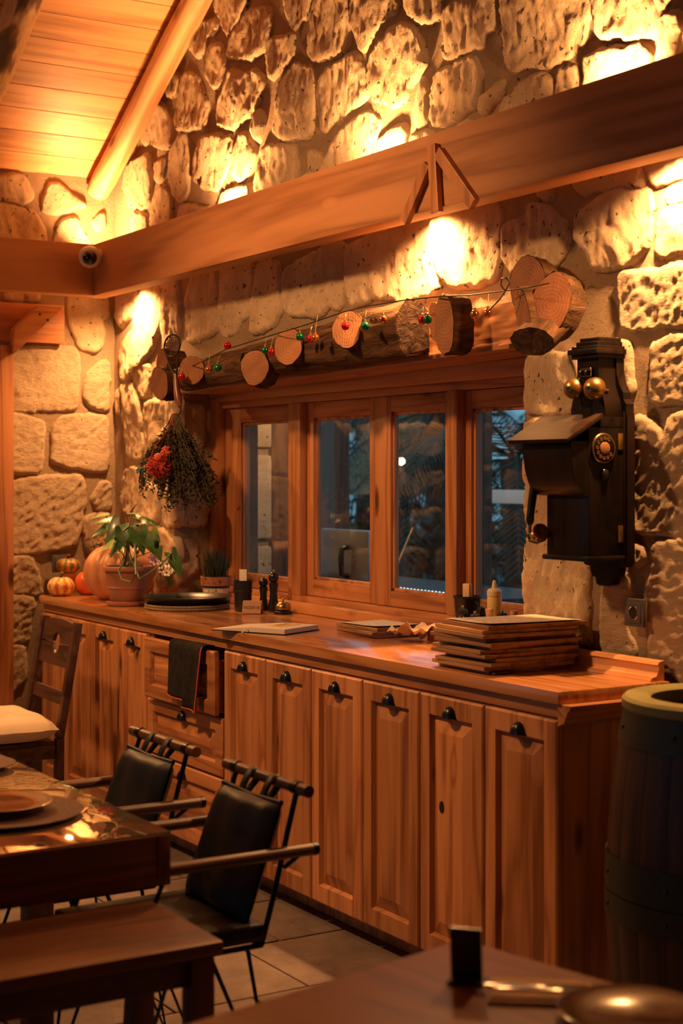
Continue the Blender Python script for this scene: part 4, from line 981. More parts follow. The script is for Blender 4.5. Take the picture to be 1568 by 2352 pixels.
# rolled front and sloping writing lid
n = 10; pr = [(3.0555, 1.70), (3.0555, 1.535)]+[(3.0555-0.068*math.sin(PI/2*k/n)**1.0*1.0, 1.535+0.155*(1-math.cos(PI/2*k/n))) for k in range(1, n+1)]+[(2.99, 1.70)]
V = [(xx-PX, y-PY, z-1.255) for xx in (-3.785, -3.555) for y, z in pr]; m_ = len(pr)
mb = MB().add(V, [tuple(range(m_)), tuple(reversed(range(m_, 2*m_)))]+[(k, k+m_, (k+1) % m_+m_, (k+1) % m_) for k in range(m_)]); mb.build('rolled_front', M['phone'], ph, smooth=35)
a, b = Vector((-3.682-PX, 2.960-PY, 1.700-1.255)), Vector((-3.682-PX, 3.100-PY, 1.779-1.255))
mb = MB().bar(a, b, 0.288, 0.014, (0, 0, 1), 0.003); lidm = wood('phone_lid', (0.032, 0.016, 0.009), (0.02, 0.010, 0.006), 'X', 0.65); lidm.node_tree.nodes['Principled BSDF'].inputs['Specular IOR Level'].default_value = 0.08; mb.build('writing_lid', lidm, ph, smooth=30)
pr = [(3.0, 1.70), (3.0, 1.60), (3.055, 1.56), (3.08, 1.56), (3.08, 1.765)]
# bells
for px in (1316, 1362):
    q = aty(px, 892, 3.095)-Vector((PX, PY, 1.255)); Rm = Vector((0.25, -0.95, 0.05)).to_track_quat('Z', 'Y').to_matrix()
    bl = MB().lathe([(0.034, -0.016), (0.035, -0.010), (0.032, 0.006), (0.024, 0.018), (0.012, 0.024), (1e-5, 0.026)], 24, q, Rm).build('bell', M['brass'], ph, smooth=60)
    MB().lathe([(0.006, 0.022), (0.006, 0.030), (1e-5, 0.031)], 12, q, Rm).build('screw', M['black'], bl)
    MB().tube([q, q+Vector((0, 0.06, -0.005))], 0.004, 8).build('post', M['brass'], bl)
q = aty(1346, 856, 3.125)-Vector((PX, PY, 1.255)); pl = MB().box(q.x-0.026, q.x+0.026, q.y-0.004, q.y+0.006, q.z-0.014, q.z+0.014, 0.002).build('terminal_plate', M['chrome'], ph)
for s in (-1, 1): MB().lathe([(0.009, 0), (0.009, 0.01), (0.004, 0.013)], 14, (q.x+s*0.013, q.y-0.004, q.z), Matrix.Rotation(PI/2, 3, 'X')).build('terminal', M['black'], pl, smooth=40)
MB().tube([(-3.645-PX, 3.10-PY, 1.90-1.255), (-3.645-PX, 3.10-PY, 1.80-1.255)], 0.003, 6).build('striker', M['black'], ph)
# rotary dial on the side
q = Vector((-3.5525-PX, 3.106-PY, 1.679-1.255)); Rd = Matrix.Rotation(PI/2, 3, 'Y')
dl = MB().lathe([(0.044, 0), (0.044, 0.006), (0.040, 0.010), (0.036, 0.012), (1e-5, 0.012)], 28, q, Rd).build('dial', M['blackmetal'], ph, smooth=40)
MB().lathe([(0.044, 0.005), (0.046, 0.007), (0.044, 0.010), (0.041, 0.010)], 28, q, Rd, cap=False).build('dial_ring', M['brass'], dl, smooth=40)
MB().lathe([(0.019, 0.012), (0.019, 0.015), (0.017, 0.016), (1e-5, 0.016)], 20, q, Rd).build('dial_card', plain('dial_card', (0.30, 0.14, 0.06), 0.5), dl, smooth=40)
for k in range(10):
    a = math.radians(60+k*29); MB().lathe([(0.0062, 0.012), (0.0062, 0.0145), (0.0042, 0.0150), (1e-5, 0.0135)], 10, q+Vector((0, 0.030*math.cos(a), 0.030*math.sin(a))), Rd).build('finger_stop', M['brass'], dl)
MB().sphere(Vector((-3.55-PX, 3.115-PY, 1.60-1.255)), 0.016, 14, 8, (0.6, 1, 1.2)).build('crank_boss', M['black'], ph, smooth=180)
for z in (1.70, 1.42): pb(-3.554, -3.549, 3.168, 3.188, z-0.025, z+0.025, 0.001, 'hinge', 'brass')
# receiver on its hook at the left
def pq(px, py, y=3.03): return aty(px, py, y)-Vector((PX, PY, 1.255))
rc = MB().tube([pq(1229, 1085), pq(1228, 1098), pq(1223, 1140), pq(1218, 1180), pq(1217, 1196), pq(1216, 1205)], [0.008, 0.013, 0.0135, 0.0125, 0.013, 0.008], 14).build('receiver_handle', M['black'], ph, smooth=50)
MB().tube([pq(1216, 1200), pq(1216, 1222), pq(1222, 1236)], 0.006, 8).build('receiver_arm', M['brass'], rc, smooth=60)
MB().lathe([(0.016, -0.022), (0.02, -0.012), (0.012, 0.0), (0.022, 0.012), (0.026, 0.024), (0.022, 0.026), (1e-5, 0.018)], 20, pq(1236, 1226), Vector((0.6, -0.2, 0.25)).to_track_quat('Z', 'Y').to_matrix()).build('ear_cup', M['brass'], rc, smooth=50)
MB().tube([pq(1212, 1228), pq(1216, 1242), pq(1232, 1247), pq(1250, 1240), pq(1258, 1228, 3.06)], 0.004, 8).build('cord', M['wire'], ph, smooth=60)
MB().tube([pq(1232, 1090, 3.03), pq(1250, 1085, 3.06)], 0.006, 8).build('hook', M['brass'], ph, smooth=60)

M['outlet'] = plain('grey_outlet', (0.09, 0.08, 0.075), 0.4, var=0.05); M['socket'] = plain('black_socket', (0.012, 0.012, 0.012), 0.4)
def outlet(label, c, rz, s=0.040):
    t = thing('wall_outlet', label, 'outlet', c, rz, group='grey wall outlets')
    MB().box(-s, s, -0.011, 0, -s, s, 0.003).build('frame', M['outlet'], t, smooth=30)
    MB().box(-s*.72, s*.72, -0.014, -0.0112, -s*.72, s*.72, 0.001).build('plate', M['outlet'], t, smooth=30)
    Rx = Matrix.Rotation(PI/2, 3, 'X')
    MB().lathe([(0.022, 0.0141), (0.021, 0.0155), (0.0195, 0.0155), (0.0185, 0.0143)], 22, (0, 0, 0), Rx, cap=False).build('socket_ring', M['chrome'], t, smooth=40)
    MB().lathe([(0.0195, 0.0143), (1e-5, 0.0144)], 22, (0, 0, 0), Rx).build('socket', M['socket'], t)
outlet('grey wall outlet beneath the telephone', aty(1461, 1407, 3.224), 0.0, 0.0425)
outlet('grey wall outlet half hidden by the small pumpkins', atx(138, 1294, XL+0.03), PI/2, 0.045)

# ================================================================== things on the worktop
def ct(px, py): return atz(px, py, CT+0.001)
# ---- pumpkins
def pumpkin_mat(name, a, b, n=9, mix=0.5):
    """meridian stripes that follow the ribs, broken up by noise"""
    m, nt, bs = newmat(name); L = nt.links.new
    tc = nd(nt, 'ShaderNodeTexCoord'); sx = nd(nt, 'ShaderNodeSeparateXYZ'); L(tc.outputs['Object'], sx.inputs[0])
    at = nd(nt, 'ShaderNodeMath', operation='ARCTAN2'); L(sx.outputs['Y'], at.inputs[0]); L(sx.outputs['X'], at.inputs[1])
    mu = nd(nt, 'ShaderNodeMath', operation='MULTIPLY'); mu.inputs[1].default_value = n; L(at.outputs[0], mu.inputs[0])
    cs = nd(nt, 'ShaderNodeMath', operation='COSINE'); L(mu.outputs[0], cs.inputs[0])
    nz = nd(nt, 'ShaderNodeTexNoise', Scale=45.0, Detail=4.0); L(tc.outputs['Object'], nz.inputs['Vector'])
    ad = nd(nt, 'ShaderNodeMath', operation='MULTIPLY_ADD'); L(cs.outputs[0], ad.inputs[0]); ad.inputs[1].default_value = -0.18; L(nz.outputs['Fac'], ad.inputs[2])
    r = ramp(nt, ad.outputs[0], [(mix-0.10, b), (mix+0.04, a)]); L(r.outputs[0], bs.inputs['Base Color']); bs.inputs['Roughness'].default_value = 0.42
    return m
def pumpkin(label, c, r, h, ribs, mat, stem=True, depth=0.10, tilt=0.0, seed=0.0, grp=None, stemmat=None):
    t = thing('pumpkin', label, 'pumpkin', c, group=grp); n, m = ribs*8, 22; V = []; Fc = []
    for j in range(m+1):
        th = PI*j/m; rr = r*math.sin(th)**0.75 if 0 < j < m else 1e-4; z = -math.cos(th)*h/2
        z += h*0.07*math.exp(-(rr/(r*0.35))**2)*(-1 if th > PI/2 else 1)
        for k in range(n):
            a = 2*PI*k/n; g = abs(math.sin(a*ribs/2))**0.6
            q = rr*(1-depth+depth*g)*(1+0.04*noise.noise((math.cos(a)*1.5, math.sin(a)*1.5, seed+z*3)))
            V.append((q*math.cos(a), q*math.sin(a), z+h*0.5-h*0.04*(1-g)*(1 if th > 2 else 0)))
    for j in range(m):
        for k in range(n): k2 = (k+1) % n; Fc.append((j*n+k, j*n+k2, (j+1)*n+k2, (j+1)*n+k))
    zmin = min(v[2] for v in V); V = [(x, y, z-zmin) for x, y, z in V]
    MB().add(V, Fc).build('flesh', mat, t, smooth=180)
    if stem: MB().tube([(0, 0, h*0.80), (0, 0, h*0.95), (r*0.06, 0, h*1.08), (r*0.2, 0.0, h*1.17)], [r*0.2, r*0.11, r*0.09, r*0.11], 8).build('stem', stemmat or M['herb2'], t, smooth=60)
    return t
pumpkin('large ribbed tan orange pumpkin behind the potted plant', ct(283, 1377)+Vector((-0.03, 0.0, 0)), 0.180, 0.285, 12, plain('pumpkin_tan', (0.52, 0.23, 0.11), 0.4, var=0.15, scale=9), False, 0.09)
pumpkin('small yellow pumpkin with orange stripes at the worktop corner', ct(140, 1368), 0.068, 0.100, 9, pumpkin_mat('pumpkin_stripe', (0.74, 0.48, 0.16), (0.52, 0.16, 0.03), mix=0.47), True, 0.12, seed=2.0)
po_ = pumpkin('smooth red orange pumpkin between the striped and the large pumpkin', ct(191, 1366)+Vector((0.0, 0.03, 0)), 0.070, 0.125, 8, plain('pumpkin_red', (0.55, 0.10, 0.03), 0.35, var=0.2, scale=20), False, 0.04, seed=4.0)
pg = ct(155, 1352); pg.z = CT+0.079
pumpkin('small flat green and orange pumpkin on top of the others', Vector((ct(141, 1366).x-0.06, ct(141, 1366).y+0.06, CT+0.108)), 0.060, 0.078, 9, pumpkin_mat('pumpkin_green', (0.50, 0.22, 0.05), (0.13, 0.14, 0.03), mix=0.5), True, 0.10, seed=6.0)
# wooden block that carries the green pumpkin
q = Vector((ct(141, 1366).x-0.06, ct(141, 1366).y+0.06, CT+0.001))
tag(MB().box(-0.035, 0.035, -0.03, 0.03, 0, 0.106, 0.003).build('wooden_block', M['pineZ'], smooth=30, loc=q), 'small wooden block behind the striped pumpkin', 'block')

# ---- glass jar lantern with dried flowers
M['clear'] = glassmat('clear_glass', (0.97, 0.96, 0.93), 0.02)
gj = ct(214, 1362)+Vector((-0.05, 0.05, 0)); gj.x = max(gj.x, XL+0.11); t = thing('glass_jar', 'tall clear glass jar with pointed lid holding dried flowers', 'jar', gj)
MB().lathe([(0.05, 0.0), (0.06, 0.004), (0.066, 0.03), (0.066, 0.30), (0.060, 0.33), (0.058, 0.345)], 28, cap=False).build('jar_body', M['clear'], t, smooth=50)
MB().lathe([(0.066, 0.348), (0.070, 0.355), (0.058, 0.372), (0.034, 0.392), (0.018, 0.42), (0.012, 0.445), (0.016, 0.46), (0.010, 0.478), (1e-5, 0.482)], 28, cap=False).build('lid', M['clear'], t, smooth=50)
mb = MB(); fl = MB()
for i in range(60):
    a = rh.uniform(0, 2*PI); r_ = rh.uniform(0.0, 0.045); z = rh.uniform(0.13, 0.29); e = Vector((r_*math.cos(a), r_*math.sin(a), z))
    mb.tube([(r_*.3*math.cos(a), r_*.3*math.sin(a), 0.005), e*0.6, e], 0.0011, 4, caps=False); fl.sphere(e, rh.uniform(.004, .008), 6, 4)
tag(mb.build('flower_stems', M['herb2'], t), kind='stuff'); tag(fl.build('dried_flowers', plain('straw_flower', (0.50, 0.33, 0.14), 0.9), t), kind='stuff')

# ---- potted plant
M['terra'] = plain('terracotta_plastic', (0.36, 0.15, 0.085), 0.5, var=0.08); M['soil'] = plain('soil', (0.03, 0.02, 0.014), 0.95, bump=0.8, bscale=120)
pc = ct(293, 1389); t = thing('potted_plant', 'terracotta pot with a leafy green arrowhead plant and saucer', 'plant', pc)
MB().lathe([(0.088, 0), (0.098, 0.004), (0.100, 0.018), (0.094, 0.020), (0.086, 0.010)], 32, (0, 0, 0)).build('saucer', M['terra'], t, smooth=40)
MB().lathe([(0.075, 0.010), (0.079, 0.014), (0.090, 0.075), (0.0925, 0.077), (0.094, 0.085), (0.0925, 0.087), (0.100, 0.135), (0.102, 0.140), (0.103, 0.150), (0.106, 0.158), (0.114, 0.162), (0.116, 0.176), (0.113, 0.182), (0.103, 0.182), (0.101, 0.165), (0.098, 0.150)], 36).build('pot', M['terra'], t, smooth=35)
MB().lathe([(0.1, 0.160), (1e-5, 0.164)], 24).build('soil', M['soil'], t)
M['leaf'] = plain('plant_leaf', (0.055, 0.14, 0.035), 0.35, var=0.5, scale=22, coat=0.2); M['leaf2'] = plain('plant_leaf_pale', (0.19, 0.26, 0.07), 0.4, var=0.3, scale=22); M['stemg'] = plain('plant_stem', (0.10, 0.15, 0.05), 0.5)
def leaf(parent, base, d, up, L_, W, mat, droop=0.25):
    """arrowhead leaf from base along d"""
    d = Vector(d).normalized(); up = Vector(up); sd = d.cross(up).normalized(); nn = sd.cross(d).normalized()
    out = [(-0.28, 0.42), (-0.12, 0.60), (0.12, 0.52), (0.42, 0.36), (0.72, 0.18), (1.0, 0.0)]
    V = [Vector((0, 0, 0))]; F_ = []
    def pt(u, w): return d*(u*L_)+sd*(w*W)+nn*(abs(w)*W*0.28-droop*L_*max(0, u)**2)
    mid = [pt(u, 0) for u in (0, 0.12, 0.42, 0.72, 1.0)]
    Ls = [pt(u, w) for u, w in out]; Rs = [pt(u, -w) for u, w in out]
    V = mid+Ls[:5]+Rs[:5]
    for o_, s in ((5, 1), (10, -1)):
        q = [(0, o_, o_+1), (0, o_+1, o_+2, 1), (1, o_+2, o_+3, 2), (2, o_+3, o_+4, 3), (3, o_+4, 4)]
        F_ += [f if s > 0 else tuple(reversed(f)) for f in q]
    return MB().add([Vector(base)+v for v in V], F_).build('leaf', mat, parent, smooth=180)
CAMD = Vector((-FW[0], -FW[1], 0.0)).normalized()
def pw(px, py, y=None, dy=0.0): return aty(px, py, pc.y+dy)-pc
LF = [(243, 1186, -1, -.02, 'leaf2', .085, 0, .9), (292, 1184, .6, .15, 'leaf2', .08, -.03, 1), (308, 1190, 1, -.1, 'leaf2', .08, .02, .9), (275, 1205, -.5, -.6, 'leaf', .115, -.07, .5), (318, 1222, .25, -1, 'leaf', .11, -.07, .25), (262, 1226, -.3, -.8, 'leaf', .08, .04, .3),
      (287, 1238, .3, -.9, 'leaf', .07, .02, .3), (348, 1220, .5, -.5, 'leaf2', .07, .03, .6), (352, 1240, .4, -.9, 'leaf', .07, .0, .3), (258, 1252, -1, -.35, 'leaf2', .075, -.04, .7), (270, 1258, -.6, -.7, 'leaf', .06, -.06, .5), (362, 1262, .3, -1, 'leaf', .06, -.02, .3), (393, 1270, .6, -.8, 'leaf', .07, .0, .2), (403, 1290, .4, -1, 'leaf', .075, 0, .2),
      (262, 1200, -.8, .1, 'leaf', .10, .05, .7), (326, 1200, .9, .0, 'leaf', .09, .03, .7), (300, 1212, .1, -.8, 'leaf', .10, -.02, .35), (283, 1222, -.2, -.9, 'leaf', .095, -.09, .3), (335, 1238, .5, -.8, 'leaf', .085, -.05, .35), (248, 1215, -.9, -.3, 'leaf', .085, .0, .6), (305, 1176, .2, .5, 'leaf2', .07, .03, .8)]
for i, (px, py, ax, az, mt, L_, dy, upz) in enumerate(LF):
    bpt = pw(px, py, dy=dy)
    rt_ = Vector((RT[0], RT[1], 0)); d = rt_*ax+Vector((0, 0, az))+CAMD*0.25
    leaf(t, bpt, d, CAMD*(1.1-upz)+Vector((0, 0, upz)), L_, L_*0.72, M[mt], 0.2)
    if px < 370:
        r0 = Vector((rh.uniform(-.03, .03), rh.uniform(-.03, .03), 0.165))
        MB().tube([r0, r0.lerp(bpt, .45)+Vector((0, 0, 0.02)), bpt], [0.003, 0.0026, 0.002], 6).build('leaf_stalk', M['stemg'], t, smooth=60)
MB().tube([(0.0, 0, 0.165), (0.0, 0, 0.40)], 0.006, 8).build('support_stake', M['pineZ'], t, smooth=60)
MB().tube([pw(285, 1290, dy=-.09), pw(272, 1310, dy=-.12), pw(280, 1332, dy=-.125), pw(300, 1337, dy=-.12), pw(312, 1320, dy=-.11), pw(311, 1290, dy=-.08), pw(309, 1250, dy=-.05)], 0.0045, 8).build('looped_stem', M['stemg'], t, smooth=60)
MB().tube([pw(305, 1290, dy=-.05), pw(320, 1330, dy=-.12), pw(350, 1312, dy=-.10), pw(375, 1292, dy=-.06), pw(393, 1270), pw(403, 1290)], 0.0035, 8).build('trailing_stem', M['stemg'], t, smooth=60)

# ---- small vases and flowers behind the plant
q = Vector((-6.79, 3.15, CT+0.001)); t = thing('ceramic_bottle', 'beige ceramic bottle with a purple flower behind the plant', 'bottle', q); cbt = t
MB().lathe([(0.030, 0), (0.034, 0.004), (0.034, 0.065), (0.032, 0.068), (0.034, 0.071), (0.033, 0.10), (0.020, 0.125), (0.013, 0.14), (0.015, 0.146), (0.010, 0.146)], 24).build('bottle_body', plain('beige_ceramic', (0.42, 0.30, 0.19), 0.4, var=0.15), t, smooth=45)
M['petal'] = plain('white_petal', (0.78, 0.68, 0.56), 0.6, var=0.1); M['petalp'] = plain('purple_petal', (0.36, 0.20, 0.34), 0.6, var=0.2); M['flowerc'] = plain('flower_centre', (0.03, 0.02, 0.03), 0.7)
def flower(parent, c, r, mat, n=6, d=None):
    Rm = (d or CAMD+Vector((0, 0, .5))).to_track_quat('Z', 'Y').to_matrix(); mb = MB()
    for k in range(n):
        a = 2*PI*k/n; u = Vector((math.cos(a), math.sin(a), 0)); v = Vector((-u.y, u.x, 0))
        mb.add([Vector(c)+Rm @ p for p in (u*r*.15, u*r*.6+v*r*.33+Vector((0, 0, r*.1)), u*r+Vector((0, 0, r*.25)), u*r*.6-v*r*.33+Vector((0, 0, r*.1)))], [(0, 1, 2, 3)])
    f = mb.build('flower', mat, parent); MB().sphere(Vector(c)+Rm @ Vector((0, 0, r*.08)), r*0.22, 8, 6).build('flower_centre', M['flowerc'], f, smooth=180)
q = Vector((-6.70, 3.165, CT+0.001)); t = thing('flower_pot', 'small red brown pot of white flowers behind the plant', 'plant', q)
MB().lathe([(0.030, 0), (0.034, 0.003), (0.036, 0.06), (0.039, 0.066), (0.039, 0.078), (0.033, 0.078), (0.031, 0.06)], 22).build('pot', plain('red_pot', (0.22, 0.06, 0.035), 0.4), t, smooth=40)
for i in range(16):
    e = Vector((rh.uniform(-.05, .05), rh.uniform(-.04, .03), rh.uniform(0.135, 0.195)))
    MB().tube([(e.x*.3, e.y*.3, 0.06), e*0.75, e], 0.0016, 5).build('flower_stalk', M['stemg'], t)
    flower(t, e, rh.uniform(0.016, 0.024), M['petal'])
MB().tube([(0, 0, 0.10), (-0.012, 0, 0.165), (-0.03, 0, 0.195)], 0.002, 6).build('flower_stalk', M['stemg'], cbt)
for k in range(5): flower(cbt, Vector((-0.03+rh.uniform(-.028, .028), rh.uniform(-.02, .02), 0.20+rh.uniform(-.012, .015))), 0.026, M['petalp'], 7)

# ---- black tray on a rope edged mat
q = ct(430, 1396); t = thing('rope_mat', 'round rope edged mat under the black tray', 'mat', q)
MB().lathe([(0.19, 0), (0.19, 0.012), (1e-5, 0.012)], 40).build('mat_base', plain('dark_mat', (0.05, 0.035, 0.025), 0.8), t, smooth=40)
rp = plain('rope', (0.24, 0.17, 0.10), 0.8, var=0.5, scale=160)
for z in (0.006, 0.017): MB().tube([(0.190*math.cos(2*PI*k/60), 0.190*math.sin(2*PI*k/60), z) for k in range(60)], 0.006, 8, closed=True).build('rope_edge', rp, t, smooth=60)
MB().lathe([(0.165, 0.024), (0.175, 0.025), (0.196, 0.046), (0.203, 0.052), (0.203, 0.056), (0.197, 0.055), (0.172, 0.031), (1e-5, 0.030)], 48)
tr_ = MB().lathe([(1e-5, 0), (0.170, 0), (0.180, 0.002), (0.199, 0.024), (0.207, 0.028), (0.207, 0.032), (0.200, 0.031), (0.177, 0.008), (1e-5, 0.007)], 48).build('round_tray', plain('black_tray', (0.016, 0.014, 0.013), 0.32, 0.3, var=0.3), smooth=40, loc=q+Vector((0, 0, 0.0235)))
tag(tr_, 'large round black tray with raised rim on a rope mat', 'tray')
# ---- grass pot
q = atz(496, 1384, CT+0.001); t = thing('grass_pot', 'dark bushy herb in a painted white and terracotta pot', 'plant', q)
def band_mat():
    m, nt, b = newmat('painted_pot'); L = nt.links.new
    tc = nd(nt, 'ShaderNodeTexCoord'); sx = nd(nt, 'ShaderNodeSeparateXYZ'); L(tc.outputs['Object'], sx.inputs[0])
    mr = nd(nt, 'ShaderNodeMath', operation='DIVIDE'); mr.inputs[1].default_value = 0.125; L(sx.outputs['Z'], mr.inputs[0])
    r = ramp(nt, mr.outputs[0], [(0.0, (0.70, 0.60, 0.46)), (0.50, (0.70, 0.60, 0.46)), (0.56, (0.04, 0.05, 0.10)), (0.66, (0.38, 0.15, 0.08))]); r.color_ramp.interpolation = 'CONSTANT'
    n = nd(nt, 'ShaderNodeTexNoise', Scale=90.0, Detail=2.0); L(tc.outputs['Object'], n.inputs['Vector']); r2 = ramp(nt, n.outputs['Fac'], [(0.36, (0.08, 0.07, 0.06)), (0.42, (1, 1, 1))])
    mx = nd(nt, 'ShaderNodeMix', data_type='RGBA', blend_type='MULTIPLY'); mx.inputs[0].default_value = 0.9; L(r.outputs[0], mx.inputs[6]); L(r2.outputs[0], mx.inputs[7]); L(mx.outputs[2], b.inputs['Base Color']); b.inputs['Roughness'].default_value = 0.4
    return m
MB().lathe([(0.052, 0), (0.056, 0.003), (0.064, 0.08), (0.072, 0.083), (0.074, 0.125), (0.068, 0.125), (0.066, 0.10)], 28).build('pot', band_mat(), t, smooth=40)
MB().lathe([(0.068, 0.11), (1e-5, 0.113)], 20).build('soil', M['soil'], t)
mb = MB()
for i in range(420):
    a = rh.uniform(0, 2*PI); r_ = rh.uniform(0, .055); e = Vector((math.cos(a)*r_*rh.uniform(1, 1.9), math.sin(a)*r_*rh.uniform(1, 1.6), rh.uniform(.16, .26)))
    b_ = Vector((math.cos(a)*r_, math.sin(a)*r_, 0.11)); mb.tube([b_, b_.lerp(e, .6)+Vector((0, 0, .012)), e], [0.0016, 0.0014, 0.0005], 3, caps=False)
tag(mb.build('grass', plain('dark_grass', (0.035, 0.042, 0.022), 0.8, var=0.4), t), kind='stuff')

# ---- black container with a card, pepper mills, reserved sign, bell
M['matteblack'] = plain('matte_black', (0.014, 0.015, 0.017), 0.45, 0.2, var=0.2); M['card'] = plain('white_card', (0.78, 0.72, 0.64), 0.7, var=0.03); M['paper'] = plain('paper', (0.72, 0.63, 0.52), 0.8, var=0.04)
q = ct(558, 1403); t = thing('black_container', 'round black metal container with a white card in it', 'container', q)
MB().lathe([(0.036, 0), (0.037, 0.002), (0.041, 0.13), (0.043, 0.132), (0.043, 0.137), (0.040, 0.137), (0.036, 0.01), (1e-5, 0.008)], 24).build('can', M['matteblack'], t, smooth=40)
MB().lathe([(0.0405, 0.085), (0.0425, 0.088), (0.041, 0.092)], 24, cap=False).build('rib', M['matteblack'], t, smooth=60)
MB().box(-0.018, 0.018, -0.0015, 0.0015, 0.04, 0.185, 0, Matrix.Rotation(math.radians(35), 4, 'Z')).build('card', M['card'], t)
def mill(label, q, h, r, grp='black pepper mills on the worktop'):
    t = thing('pepper_mill', label, 'pepper mill', q, group=grp)
    MB().lathe([(r*.95, 0), (r, .02*h), (r*.98, .10*h), (r*.72, .30*h), (r*.62, .45*h), (r*.78, .62*h), (r*.80, .68*h), (r*.60, .71*h)], 20).build('mill_body', M['black'], t, smooth=45)
    MB().lathe([(r*.55, .712*h), (r*.82, .74*h), (r*.90, .82*h), (r*.70, .92*h), (r*.2, .95*h)], 20).build('mill_head', M['black'], t, smooth=60)
    MB().lathe([(r*.14, .95*h), (r*.22, .975*h), (r*.16, h), (1e-5, h)], 10).build('knob', M['goldcap'], t, smooth=60)
    return t
mill('tall black pepper mill beside the brass bell', ct(628, 1404), 0.185, 0.026)
mill('shorter black pepper mill left of the tall one', ct(605, 1402), 0.155, 0.024)
q = ct(580, 1409); t = thing('reserved_sign', 'small wooden tent sign reading REZERVE', 'sign', q, math.radians(48))
sw = wood('sign_wood', (0.42, 0.20, 0.09), (0.30, 0.13, 0.055), 'X', 0.5)
MB().box(-0.042, 0.042, -0.004, 0.004, 0, 0.058, 0.001, Matrix.Translation((0, -0.024, 0)) @ Matrix.Rotation(math.radians(-20), 4, 'X')).build('front_board', sw, t)
MB().box(-0.042, 0.042, -0.004, 0.004, 0, 0.058, 0.001, Matrix.Translation((0, 0.024, 0)) @ Matrix.Rotation(math.radians(20), 4, 'X')).build('rear_board', sw, t)
def text(body, size, mat, parent, loc, rot, ext=0.0004):
    cu = bpy.data.curves.new('lettering', 'FONT'); cu.body = body; cu.size = size; cu.align_x = 'CENTER'; cu.align_y = 'CENTER'; cu.extrude = ext
    o = bpy.data.objects.new('lettering', cu); dg = None
    COL.objects.link(o); bpy.context.view_layer.update()
    me = bpy.data.meshes.new_from_object(o); bpy.data.objects.remove(o)
    me.materials.clear(); me.materials.append(mat)
    m_ = bpy.data.objects.new('lettering', me); link(m_, parent); m_.location = loc; m_.rotation_euler = rot
    return m_
text('REZERVE', 0.0185, M['socket'], t, (0, -0.0245+0.0098-0.0052, 0.0285-0.0016), (math.radians(70), 0, 0))
q = ct(650, 1409); t = thing('service_bell', 'brass counter bell on a black base', 'bell', q)
MB().lathe([(0.042, 0), (0.044, 0.003), (0.043, 0.010), (0.036, 0.014), (1e-5, 0.015)], 28).build('base', M['black'], t, smooth=45)
MB().lathe([(0.034, 0.018), (0.036, 0.020), (0.034, 0.034), (0.026, 0.046), (0.012, 0.053), (1e-5, 0.054)], 28).build('dome', M['brass'], t, smooth=60)
MB().lathe([(0.004, 0.053), (0.004, 0.062), (0.007, 0.064), (0.005, 0.070), (1e-5, 0.071)], 12).build('button', M['brass'], t, smooth=60)

# ---- open notebook
nb = ct(653, 1459); C_ = ct(772, 1441); D_ = ct(700, 1427); A_ = ct(588, 1449)
ux = (C_-nb); uy = (A_-nb)
t = thing('open_notebook', 'open notebook with a black cover and yellow note', 'notebook', nb)
u, v = Vector((ux.x, ux.y, 0)), Vector((uy.x, uy.y, 0)); v = v-u*(v.dot(u)/u.length_squared); v = v.normalized()*min(v.length, 0.17); u = u.normalized()*0.23
def slab(pts, z0, z1):
    n = len(pts); V = [Vector((p.x, p.y, z0)) for p in pts]+[Vector((p.x, p.y, z1)) for p in pts]
    return MB().add(V, [tuple(reversed(range(n))), tuple(range(n, 2*n))]+[(k, (k+1) % n, (k+1) % n+n, k+n) for k in range(n)])
O_ = Vector((0, 0, 0)); cvr = plain('notebook_cover', (0.012, 0.011, 0.012), 0.5)
slab([O_-u*.02-v*.02, u*1.02-v*.02, u*1.02+v*2.02, v*2.02-u*.02], 0, 0.003).build('cover', cvr, t)
slab([O_, u, u+v, v], 0.0035, 0.021).build('page_block', M['paper'], t)
MB().add([v+Vector((0, 0, .0035)), v+u+Vector((0, 0, .0035)), v*2+u+Vector((0, 0, .0035)), v*2+Vector((0, 0, .0035)), v+Vector((0, 0, .020)), v+u+Vector((0, 0, .020)), v*1.4+u+Vector((0, 0, .014)), v*1.4+Vector((0, 0, .014)), v*2+u+Vector((0, 0, .007)), v*2+Vector((0, 0, .007))],
    [(0, 3, 2, 1), (4, 5, 6, 7), (7, 6, 8, 9), (0, 1, 5, 4), (3, 9, 8, 2), (0, 4, 7, 9, 3), (1, 2, 8, 6, 5)]).build('left_pages', M['paper'], t)
nt_ = slab([u*.35+v*.45, u*.85+v*.35, u*.90+v*.80, u*.40+v*.90], 0.0215, 0.0222).build('sticky_note', plain('yellow_note', (0.75, 0.48, 0.08), 0.7), t)
for k in range(5):
    a = u*(.45+.08*k)+v*.55; MB().tube([a+Vector((0, 0, .0226)), a+v*.2+u*.03+Vector((0, 0, .0226))], 0.0008, 4).build('pen_stroke', M['socket'], nt_)
MB().tube([O_+Vector((0, 0, .012))+v, v-u*.10+Vector((0, 0, .012)), v-u*.17+Vector((0, 0, .004)), v*1.1-u*.08+Vector((0, 0, .003))], 0.002, 6).build('ribbon', M['card'], t)

